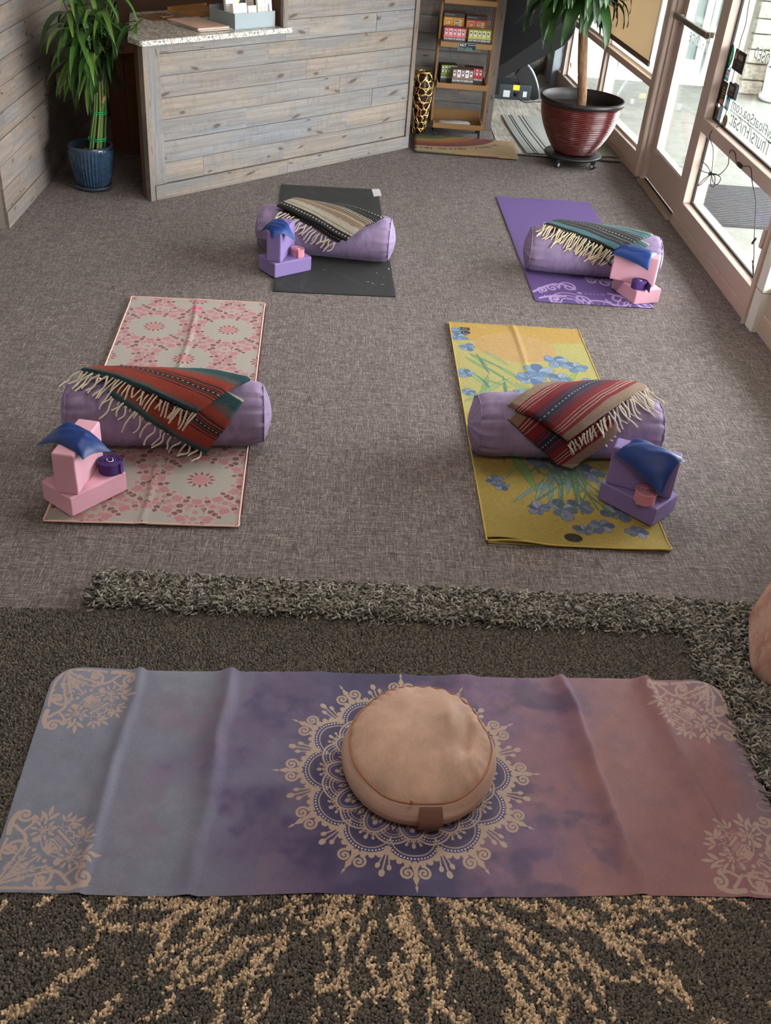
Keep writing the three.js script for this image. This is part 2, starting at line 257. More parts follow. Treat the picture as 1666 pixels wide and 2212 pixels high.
// ---------- outdoors ----------
const concTex = dtex(512, 512, (x, y) => { const q = (vn(x / 40, y / 40, 2, 0, 0) - 0.5) * 22 + (vn(x / 6, y / 6, 5) - 0.5) * 16 + (hash(x, y, 3) - 0.5) * 18; return [196 + q, 196 + q, 190 + q]; });
const concM = std(0x9ea09c, 0.9, { map: concTex });
const pv = struct('pavement', 'pale concrete pavement outside the glass');
for (const [x0, x1, z0, z1] of [[2.18, 5.2, -10.6, -8.97], [2.18, 5.2, -8.96, -7.1], [2.18, 5.2, -7.09, -5.2], [2.18, 5.2, -5.19, -3.3], [2.18, 5.2, -3.29, 3], [5.21, 9, -20, -8.97], [5.21, 9, -8.96, -5.2], [5.21, 9, -5.19, 3]]) mesh('slab', boxG(x1 - x0, 0.1, z1 - z0, (x0 + x1) / 2, -0.07, (z0 + z1) / 2), concM, pv);
mesh('ground', box2(9.01, 40, -0.3, -0.1, -40, 30), std(0x8d8d88, 0.95), struct('ground', 'open ground beyond the pavement'));
const cn = struct('canopy', 'covered walkway roof outside the storefront');
mesh('soffit', box2(2.2, 4.7, 3.02, 3.2, -11, 3), std(0xb9b6b0, 0.9), cn); mesh('fascia', box2(4.7, 4.8, 2.9, 3.3, -11, 3), std(0xb9b6b0, 0.9), cn);
const bw = std(0xd9d8d4, 0.6), bw2 = std(0xc3c4c2, 0.6), dkGlass = phys(0x8b9a98, 0.05, { transmission: 0.2, thickness: 0 });
const fa = struct('wall_neighbour', 'white storefront of the neighbouring shop outside');
mesh('slab', box2(1.8, 3.78, -0.02, 4, -10.95, -10.75), std(0x9aa19e, 0.7), fa);
for (const [x0, x1] of [[1.95, 2.62], [2.64, 3.08], [3.5, 3.72]]) mesh('panel', rbox2(x0, x1, -0.0, 0.42, -10.75, -10.70), bw, fa);
for (const x of [1.95, 2.6, 3.06, 3.46, 3.68]) mesh('mullion', rbox2(x, x + 0.05, 0.42, 3.5, -10.74, -10.66), bw, fa);
for (const [x0, x1] of [[2.0, 2.6], [2.65, 3.06], [3.51, 3.68]]) mesh('pane', box2(x0, x1, 0.42, 3.5, -10.735, -10.73), dkGlass, fa);
mesh('sill', rbox2(1.95, 3.08, 0.42, 0.46, -10.76, -10.65), bw, fa);
const nd = struct('door_2', 'white framed glass door of the neighbouring shop');
mesh('bottom_panel', rbox2(3.115, 3.455, 0.0, 0.2, -10.72, -10.67), bw, nd);
mesh('stile', rbox2(3.115, 3.165, 0.2, 2.3, -10.72, -10.67), bw, nd); mesh('stile', rbox2(3.385, 3.455, 0.2, 2.3, -10.72, -10.67), bw, nd);
mesh('pane', box2(3.165, 3.385, 0.2, 2.3, -10.70, -10.695), dkGlass, nd); mesh('push_bar', rbox(0.22, 0.03, 0.03, 0.006, 3.275, 0.95, -10.63), std(0x9a9a94, 0.3, { metalness: 0.7 }), nd);
// stone pier
const stTex = dtex(256, 256, (x, y) => { const q = (fbm(x / 30, y / 30, 4) - 0.5) * 90 + (hash(x, y, 8) - 0.5) * 24; return [186 + q, 184 + q, 176 + q]; });
const stM = [std(0xe8e6e0, 0.95, { map: stTex, bumpMap: stTex, bumpScale: 0.01 }), std(0xd2d0c8, 0.95, { map: stTex, bumpMap: stTex, bumpScale: 0.01 }), std(0xf2efe8, 0.95, { map: stTex, bumpMap: stTex, bumpScale: 0.01 })];
const sp = struct('wall_pier', 'rough pale stone block pier outside');
mesh('core', box2(3.8, 5.4, -0.02, 3.4, -11.0, -10.42), std(0x8f8c84, 0.95), sp);
{ const r = rng(31); let y = -0.02, k = 0; while (y < 2.2) { const h = [0.13, 0.15, 0.125, 0.14][k % 4]; let x = 3.78 - (k % 2) * 0.0; let first = true; while (x < 5.3) { const w = first ? 0.12 + r() * 0.16 : 0.24 + r() * 0.2; first = false; const t = 0.1 + r() * 0.03; const m = mesh('stone', rbox(w - 0.012, h - 0.01, t, 0.014, x + w / 2, y + h / 2, -10.42 + t / 2 - 0.03), stM[floor_(r() * 3)], sp); x += w; } y += h; k++; } }
const bk = thing('planter_bucket', 'white tapered plastic bucket standing by the stone pier outside', 'bucket', [4.08, -0.02, -10.12]);
mesh('body', lathe([[0, 0.01], [0.13, 0], [0.16, 0.02], [0.165, 0.06], [0.14, 0.07], [0.16, 0.42], [0.168, 0.43], [0.168, 0.45], [0.15, 0.45], [0.13, 0.08], [0, 0.08]], 32), std(0xe6e9ea, 0.4), bk);
const om = thing('outdoor_mat', 'black ribbed rubber mat on the pavement outside the glass', 'mat', [2.83, -0.02, -6.65], 0);
mesh('base', rbox(0.98, 0.012, 0.9, 0.004, 0, 0.006, 0), std(0x2b2c2e, 0.85), om);
for (let i = 0; i < 24; i++) mesh('rib', rbox(0.94, 0.006, 0.016, 0.002, 0, 0.0148, -0.425 + i * 0.037), std(0x3c3d40, 0.8), om);
// ---------- reception counter ----------
const CP = [-1.168, 0, -5.878], CA = 44.93 * PI / 180;
const toW = (x, y, z) => [CP[0] + x * cos(CA) + z * sin(CA), y, CP[2] - x * sin(CA) + z * cos(CA)];   // counter axes -> room
const rc = thing('reception_counter', 'angled reception counter clad in weathered grey wood planks', 'counter', CP, CA);
mesh('carcass', mergeGeometries([box2(0.02, 2.215, 0.0, 0.844, -0.10, -0.012), box2(1.02, 2.215, 0.844, 1.12, -0.10, -0.012), box2(1.02, 1.06, 0, 1.12, -0.55, -0.1), box2(0.5, 0.54, 0, 0.844, -0.55, -0.1)]), brownWall, rc);
{
  const rows = [0.088, 0.204, 0.326, 0.446, 0.563, 0.68, 0.797], J = [[0.393], [1.593], [1.823], [1.513], [1.212], [0.904]], r = rng(9);
  const pk = (a, b, y0, y1, m) => { const t = 0.012 + r() * 0.003; mesh('plank', plankG(b - a - 0.002, y1 - y0 - 0.003, t).translate((a + b) / 2, (y0 + y1) / 2, -0.012 + t / 2), m ?? woodGrey[floor_(r() * 4)], rc); };
  rows.forEach((y, i) => { if (i < 6) { const c = [0.112, ...J[i], 2.185]; for (let k = 0; k + 1 < c.length; k++) pk(c[k], c[k + 1], y, rows[i + 1], i === 5 && k === 0 ? woodGrey[3] : undefined); } });
  pk(0.112, 1.036, 0.797, 0.844); pk(1.036, 1.824, 0.797, 0.914); pk(1.824, 2.185, 0.797, 0.914); pk(1.045, 2.185, 0.914, 1.03); pk(1.045, 2.185, 1.03, 1.12);
  mesh('stile', plankG(0.076, 0.756, 0.02, true).translate(0.073, 0.466, -0.002), woodGrey[2], rc);
  mesh('corner_trim', plankG(0.034, 0.844, 0.045, true).translate(0.017, 0.422, -0.012), woodWarm[0], rc);
  mesh('base_board', plankG(1.023, 0.083, 0.02).translate(0.5465, 0.0435, 0.006), woodGrey[3], rc);
  mesh('base_board', plankG(1.158, 0.083, 0.02).translate(1.639, 0.0435, 0.006), woodGrey[0], rc);
  mesh('end_trim', plankG(0.038, 1.04, 0.028, true).translate(2.205, 0.605, -0.002), woodWarm[1], rc);
  mesh('end_trim', plankG(0.034, 0.24, 0.026, true).translate(1.028, 0.996, -0.004), woodWarm[1], rc);
}
const graTex = dtex(512, 512, (x, y) => { const a = fbm(x / 9, y / 9, 3, 3), b = vn(x / 4, y / 4, 8), c = vn(x / 22, y / 22, 12); let k = [206, 202, 192]; k = mix3(k, [150, 140, 126], sstep(0.5, 0.7, c) * 0.6); k = mix3(k, [58, 54, 50], sstep(0.56, 0.68, a * 0.7 + b * 0.3)); return k; });
const ct = thing('granite_countertop', 'speckled granite slab on top of the wood counter', 'countertop', CP, CA);
mesh('slab', (() => { const s = new THREE.Shape(); s.moveTo(-0.01, 0.0); s.quadraticCurveTo(-0.01, 0.022, 0.012, 0.022); s.lineTo(1.066, 0.022); s.lineTo(1.066, -0.0); s.lineTo(1.01, -0.0); s.lineTo(1.01, -0.72); s.lineTo(0.42, -0.72); s.lineTo(-0.01, -0.1); s.closePath(); const g = new THREE.ExtrudeGeometry(s, { depth: 0.022, bevelEnabled: true, bevelThickness: 0.004, bevelSize: 0.004, bevelSegments: 2 }); g.rotateX(-PI / 2).scale(1, 1, -1); g.translate(0, 0.849, 0); const ix = g.index; if (ix) { const a = ix.array; for (let i = 0; i < a.length; i += 3) { const t = a[i]; a[i] = a[i + 1]; a[i + 1] = t; } } else { const h = g.attributes; for (const k of ['position', 'normal', 'uv']) { const q = h[k], n = q.itemSize, A = q.array; for (let i = 0; i < q.count; i += 3) for (let j = 0; j < n; j++) { const t = A[i * n + j]; A[i * n + j] = A[(i + 1) * n + j]; A[(i + 1) * n + j] = t; } } } g.computeVertexNormals(); return g; })(), phys(0xffffff, 0.25, { map: (() => { const t = graTex.clone(); t.repeat.set(3, 3); return t; })(), clearcoat: 0.3 }), ct);
// things on the counter
const at = (x, z, y = 0.8752) => toW(x, y, z);
const bh = thing('brochure_holder', 'grey box holder full of cards on the granite', 'holder', at(0.83, -0.155), CA);
const hm = std(0x8d979b, 0.6);
mesh('tray', mergeGeometries([rbox(0.31, 0.006, 0.24, 0.002, 0, 0.003, 0), rbox(0.31, 0.085, 0.006, 0.002, 0, 0.0435, 0.117), rbox(0.31, 0.10, 0.006, 0.002, 0, 0.05, -0.117), rbox(0.006, 0.085, 0.24, 0.002, -0.152, 0.0435, 0), rbox(0.006, 0.085, 0.24, 0.002, 0.152, 0.0435, 0)]), hm, bh);
const cardArt = (seed, bg, draw) => std(0xffffff, 0.6, { map: ctex(canvas(128, 192, (g, W, H) => { g.fillStyle = bg; g.fillRect(0, 0, W, H); draw(g, W, H, rng(seed)); })) });
const lines = (col) => (g, W, H, r) => { g.fillStyle = col; for (let y = 24; y < H - 20; y += 11) g.fillRect(14, y, 40 + r() * 60, 3); };
const cards = [
  ['brochure_stack', 'tall white brochure stack in the grey holder', -0.085, 0.0, 0.095, 0.235, 0.022, cardArt(1, '#f1eee9', lines('#b5b0a8'))],
  ['brochure_stack', 'tall cream brochure stack at the back of the grey holder', 0.075, -0.06, 0.095, 0.24, 0.03, cardArt(2, '#e6dacd', lines('#bfae9c'))],
  ['flyer', 'dark flyer with yellow emblem in the grey holder', 0.0, -0.02, 0.10, 0.185, 0.004, cardArt(3, '#f2f0ea', (g, W, H) => { g.fillStyle = '#22252b'; g.fillRect(12, 22, 104, 140); g.fillStyle = '#d8cf3c'; g.beginPath(); g.arc(46, 62, 17, 0, 7); g.fill(); g.fillStyle = '#5a6f9a'; for (let i = 0; i < 7; i++) g.fillRect(70, 50 + i * 13, 12 + (i * 17) % 30, 4); })],
  ['card_stack', 'white business card stack with twig print in the grey holder', -0.095, 0.085, 0.10, 0.125, 0.03, cardArt(4, '#efece6', (g, W, H) => { g.strokeStyle = '#6d6a62'; g.lineWidth = 3; for (let i = 0; i < 6; i++) { g.beginPath(); g.moveTo(14 + i * 19, 180); g.lineTo(24 + i * 17, 60 + (i * 37) % 70); g.stroke(); } })],
  ['card_stack', 'pink and white card stack in the grey holder', -0.005, 0.095, 0.06, 0.11, 0.018, cardArt(5, '#f0eef0', (g, W, H) => { g.fillStyle = '#e0606c'; g.beginPath(); g.arc(40, 120, 60, 0, 7); g.fill(); })],
  ['card_stack', 'white card stack with small plant picture in the grey holder', 0.065, 0.09, 0.05, 0.14, 0.02, cardArt(6, '#f4f2ee', (g) => { g.fillStyle = '#b9b65a'; g.beginPath(); g.arc(64, 70, 20, 0, 7); g.fill(); g.fillStyle = '#7b8a58'; g.fillRect(60, 80, 7, 60); })],
  ['card_stack', 'white card stack with blue figure in the grey holder', 0.122, 0.085, 0.052, 0.155, 0.026, cardArt(7, '#f6f5f3', (g) => { g.fillStyle = '#6a7ba0'; g.beginPath(); g.ellipse(64, 90, 16, 44, 0, 0, 7); g.fill(); g.fillStyle = '#b06a50'; g.fillRect(56, 70, 14, 50); })],
];
for (const [n, l, x, z, w, h, t, m] of cards) { const p = at(0.83 + x, -0.155 + z, 0.8832 + h / 2), o = mesh(n, rbox(w, h, t, 0.001, 0, 0, 0, 1), m); o.position.set(...p); o.rotation.set(-0.12, 0, 0); o.rotation.order = 'YXZ'; o.rotation.y = CA; tag(o, l, n === 'flyer' ? 'flyer' : n === 'card_stack' ? 'cards' : 'brochures', 'cards in the counter holder'); }
const woodFlat = std(0xb79a84, 0.6, { map: woodTex });
const b1 = mesh('serving_board', rbox(0.22, 0.012, 0.32, 0.003), std(0xc0a18e, 0.6, { bumpMap: grain(1, 6), bumpScale: 0.0004 })); b1.position.set(...at(0.555, -0.225, 0.8872)); b1.rotation.y = CA - 0.05; tag(b1, 'flat light wood board on the granite beside the card holder', 'board');
const ps = mesh('paper_sheet', boxG(0.24, 0.0016, 0.3)); ps.material = std(0xd9d6d2, 0.7); ps.position.set(...at(0.56, -0.2, 0.8794)); ps.rotation.y = CA - 0.02; tag(ps, 'white paper sheets lying under the light wood board', 'paper');
const b2 = mesh('wooden_tray', mergeGeometries([rbox(0.34, 0.01, 0.22, 0.003), rbox(0.34, 0.025, 0.01, 0.003, 0, 0.012, 0.105), rbox(0.34, 0.025, 0.01, 0.003, 0, 0.012, -0.105)]), std(0x9a7040, 0.5)); b2.position.set(...at(0.83, -0.575, 0.8812)); b2.rotation.y = CA + 0.15; tag(b2, 'golden wooden tray at the back of the granite top', 'tray');
const pen = mesh('pen', new THREE.CapsuleGeometry(0.006, 0.2, 4, 8).rotateZ(PI / 2)); pen.material = std(0xd8d4cc, 0.3, { metalness: 0.5 }); pen.position.set(...at(0.60, -0.405, 0.8820)); pen.rotation.y = CA + 0.08; tag(pen, 'silver pen lying behind the light wood board', 'pen');
const cb = thing('clipboard', 'brown clipboard with metal clip under bamboo leaves', 'clipboard', at(0.50, -0.53, 0.8785), CA + 0.1);
mesh('board', rbox(0.23, 0.005, 0.18, 0.002), std(0x6e4a2c, 0.6), cb); mesh('clip', rbox(0.09, 0.014, 0.03, 0.004, 0, 0.0095, 0.06), std(0xc9a882, 0.25, { metalness: 0.9 }), cb);
const cabt = thing('storage_cabinet', 'dark brown low cabinet in the shade behind the bamboo', 'cabinet', [-1.36, 0, -7.02], CA);
mesh('body', rbox(0.5, 0.62, 0.18, 0.004, 0, 0.31, 0), std(0x6a4630, 0.7), cabt); mesh('door', rbox(0.46, 0.56, 0.012, 0.003, 0, 0.31, 0.0962), std(0x73502f, 0.7), cabt);

// ---------- display rack ----------
const rk = thing('display_rack', 'wheeled brown wooden ladder display rack with four trays', 'rack', [0.605, 0, -7.8]);
const rkW = 0.377, rkD = 0.24, rackM = std(0x8a653c, 0.6, { bumpMap: grain(8, 1), bumpScale: 0.0006 }), rackD = std(0x5b4432, 0.6);
for (const [y, k] of [[0.068, 0], [0.352, 1], [0.632, 2], [0.914, 3]]) {
  const sh = mesh('tray', rbox(rkW, 0.01, rkD - 0.01, 0.002, rkW / 2, y + 0.006, -rkD / 2), rackM, rk);
  mesh('front_lip', rbox(rkW, 0.036, 0.012, 0.003, rkW / 2, y + 0.018, 0), std(0x9a7344, 0.55), sh);
  mesh('back_lip', rbox(rkW, k ? 0.05 : 0.09, 0.01, 0.003, rkW / 2, y + (k ? 0.025 : 0.045), -rkD), rackM, sh);
  for (const x of [0.006, rkW - 0.006]) mesh('side_lip', rbox(0.01, 0.045, rkD - 0.02, 0.003, x, y + 0.0225, -rkD / 2), rackM, sh);
}
for (const x of [-0.009, rkW + 0.009]) {
  mesh('front_post', rbox(0.016, 1.2, 0.012, 0.003, x, 0.66, -0.06), rackM, rk);
  mesh('back_post', rbox(0.016, 1.2, 0.012, 0.003, x, 0.66, -rkD + 0.02), rackD, rk);
  for (let k = 0; k < 3; k++) { const a = V(x, 0.09 + k * 0.283, -rkD + 0.02), b = V(x, 0.36 + k * 0.283, -0.06), L = a.distanceTo(b), m = mesh('brace', rbox(0.012, L, 0.012, 0.002), rackD, rk); m.position.copy(a).add(b).multiplyScalar(0.5); m.rotation.x = Math.atan2(b.z - a.z, b.y - a.y); }
}
for (const x of [0.02, rkW - 0.02]) for (const z of [-0.03, -rkD + 0.03]) { const c = mesh('caster', rbox(0.02, 0.026, 0.024, 0.003, x, 0.05, z), std(0x15151a, 0.5), rk); mesh('wheel', new THREE.CylinderGeometry(0.02, 0.02, 0.014, 16).rotateZ(PI / 2).translate(x, 0.021, z + 0.012), std(0x101012, 0.5), c); }
// products, pictures drawn on the boxes
function boxArt(w, h, draw) { return std(0xffffff, 0.55, { map: ctex(canvas(w, h, draw)) }); }
function product(name, label, x, y, z, w, h, d, art, sideCol, turn = 0) { const o = new THREE.Mesh(boxG(w, h, d), null); const g = new THREE.BoxGeometry(w, h, d); o.geometry = g; const s = std(sideCol, 0.6); o.material = [s, s, s, s, art, s]; o.castShadow = o.receiveShadow = true; o.name = numbered(name); o.position.set(0.605 + x, y + h / 2, -7.8 + z); o.rotation.y = turn; scene.add(o); return tag(o, label, 'box', 'packets on the display rack'); }
const lm = (bg, band) => boxArt(256, 224, (g, W, H) => { g.fillStyle = bg; g.fillRect(0, 0, W, H); g.fillStyle = '#37393f'; g.fillRect(0, 0, W, 34); g.fillStyle = '#8b8b8b'; g.fillRect(14, 12, 120, 6); g.strokeStyle = '#f1dcb8'; g.lineWidth = 5; g.strokeRect(18, 48, 84, 92); g.fillStyle = '#f1dcb8'; g.font = 'bold 38px sans-serif'; g.fillText('LM', 30, 90); g.fillText('NT', 30, 130); for (let i = 0; i < 3; i++) { g.fillStyle = '#d9c6ad'; g.fillRect(134, 50 + i * 32, 92, 27); g.fillStyle = '#3a3028'; g.fillRect(142, 58 + i * 32, 50, 7); } g.fillStyle = '#f1dcb8'; g.font = 'bold 44px sans-serif'; g.fillText('STAY', 8, 196); g.fillStyle = band; for (let i = 0; i < 9; i++) g.fillRect(i * 30, 196 + (i * 13) % 17, 26, 40); });
product('drink_mix_box', 'yellow drink mix box reading LMNT', 0.094, 0.645, -0.19, 0.15, 0.19, 0.07, lm('#d08a1c', '#6b3f1c'), 0xa86a18);
product('drink_mix_box', 'orange drink mix box reading LMNT', 0.26, 0.645, -0.19, 0.15, 0.18, 0.07, lm('#cf5a2a', '#6b2f1c'), 0xa84a20);
const pouch = (body, light, dark) => boxArt(256, 140, (g, W, H) => { g.fillStyle = dark; g.fillRect(0, 0, W, H); for (let i = 0; i < 5; i++) { g.fillStyle = i % 2 ? light : body; g.fillRect(8 + i * 49, 4, 42, 62); g.fillStyle = '#d9d6d4'; g.fillRect(14 + i * 49, 14, 28, 40); g.fillStyle = '#4a4648'; g.fillRect(18 + i * 49, 22, 18, 13); } g.fillStyle = body; g.fillRect(0, 64, W, 14); g.fillStyle = '#4a4444'; g.fillRect(0, 78, W, 62); g.fillStyle = '#eeeae6'; g.font = 'bold 21px sans-serif'; g.fillText('ELECTROLYTE DRINK MIX', 4, 98, 248); });
product('sachet_box', 'pink sachet display box of electrolyte drink mix', 0.10, 0.645, -0.07, 0.16, 0.11, 0.09, pouch('#e0707c', '#e89aa4', '#c4606c'), 0xc46a74);
product('sachet_box', 'lime green sachet display box of electrolyte drink mix', 0.28, 0.645, -0.07, 0.165, 0.11, 0.09, pouch('#c3c65a', '#d5d88a', '#8d8f3c'), 0xb9bb58);
product('sachet_box', 'dark green sachet display box on the second tray', 0.085, 0.365, -0.14, 0.125, 0.13, 0.1, pouch('#7c9a3a', '#9fb04a', '#3c3a22'), 0x3c3320, 0.15);
product('sachet_box', 'brown and white sachet display box of electrolyte drink mix', 0.19, 0.365, -0.055, 0.16, 0.12, 0.08, pouch('#8a6f68', '#e8e2de', '#5c4440'), 0x6a4f48);
product('sachet_box', 'red sachet display box on the second tray', 0.28, 0.365, -0.15, 0.14, 0.12, 0.1, pouch('#c83a38', '#d85a58', '#6a201e'), 0x4a2018, -0.1);
const sgn = mesh('shelf_sign', rbox(0.13, 0.048, 0.003, 0.001, 0, 0, 0, 1), boxArt(320, 118, (g, W, H) => { g.fillStyle = '#16282c'; g.fillRect(0, 0, W, H); g.strokeStyle = '#cfe3dc'; g.lineWidth = 4; g.strokeRect(4, 4, W - 8, H - 8); g.fillStyle = '#f2f4f2'; g.font = 'bold 52px sans-serif'; g.fillText('SALT', 20, 56); g.fillRect(170, 30, 140, 5); g.fillRect(10, 84, 90, 5); g.fillStyle = '#7fd6c0'; g.font = '50px sans-serif'; g.fillText('+SOUL', 112, 106); }));
sgn.geometry = new THREE.BoxGeometry(0.13, 0.048, 0.003); sgn.position.set(0.605 + 0.195, 0.645, -7.7915); tag(sgn, 'small dark sign reading SALT + SOUL on the rack lip', 'sign');
const bag = mesh('foil_packet', gridG(24, 10, (u, v) => { const a = (u - 0.5) * 0.24, b = v * 2 * PI, e = Math.pow(clamp(1 - Math.pow(abs(u - 0.5) * 2, 4)), 0.5); return [a, 0.014 + sin(b) * 0.014 * e * (0.8 + 0.4 * vn(u * 9, v * 3, 2)), cos(b) * 0.034 * (0.7 + 0.3 * e)]; }, true), std(0xb9bcc0, 0.35, { metalness: 0.3 })); bag.position.set(0.605 + 0.17, 0.0805, -7.88); bag.rotation.y = 0.1; tag(bag, 'silver foil packet lying in the lowest rack tray', 'packet');

// ---------- gold lattice vase ----------
{
  const vs = thing('lattice_vase', 'tall gold vase of interlocking cut-out rings with red glass inside', 'vase', [0.505, 0, -7.83]);
  const prof = [[0, 0.04], [0.03, 0.046], [0.12, 0.055], [0.22, 0.066], [0.32, 0.077], [0.38, 0.076], [0.42, 0.066], [0.45, 0.05]], rad = (y) => { for (let i = 1; i < prof.length; i++) if (y <= prof[i][0]) { const [a, b] = prof[i - 1], [c, d] = prof[i]; return lerp(b, d, (y - a) / (c - a)); } return 0.05; };
  const gold = std(0xd9be82, 0.3, { metalness: 1 }), r = rng(4);
  for (let row = 0; row < 9; row++) for (let k = 0; k < 7; k++) {
    const y0 = 0.028 + row * 0.049, p0 = (k + (row % 2) * 0.5 + (r() - 0.5) * 0.3) / 7 * 2 * PI, h = 0.023 + r() * 0.009, w = 0.42 + r() * 0.12, pts = [], tw = (r() - 0.5) * 0.8;
    for (let i = 0; i < 9; i++) { const t = i / 9 * 2 * PI, e = 1 + 0.2 * sin(3 * t + k * 2 + row), a = cos(t) * e, b = sin(t) * e, y = clamp(y0 + b * h + a * tw * 0.012, 0.004, 0.445), ph = p0 + a * w * 0.9; pts.push(V(rad(y) * cos(ph), y, rad(y) * sin(ph))); }
    mesh('ring', tube(pts, 0.0042, 22, 5, true), gold, vs);
  }
  mesh('rim', new THREE.TorusGeometry(0.05, 0.006, 8, 32).rotateX(PI / 2).translate(0, 0.45, 0), gold, vs);
  mesh('foot', new THREE.TorusGeometry(0.04, 0.006, 8, 32).rotateX(PI / 2).translate(0, 0.007, 0), gold, vs);
  mesh('liner', lathe([[0, 0.012], [0.033, 0.014], [0.052, 0.2], [0.06, 0.34], [0.045, 0.43]], 24), std(0x3a1512, 0.3), vs);
  for (let i = 0; i < 9; i++) mesh('glass_chip', new THREE.SphereGeometry(0.012, 10, 8).translate(cos(i * 2.1) * 0.05, 0.14 + i * 0.018, sin(i * 2.1) * 0.05), phys(0xc01a1a, 0.1, { clearcoat: 1 }), vs);
}
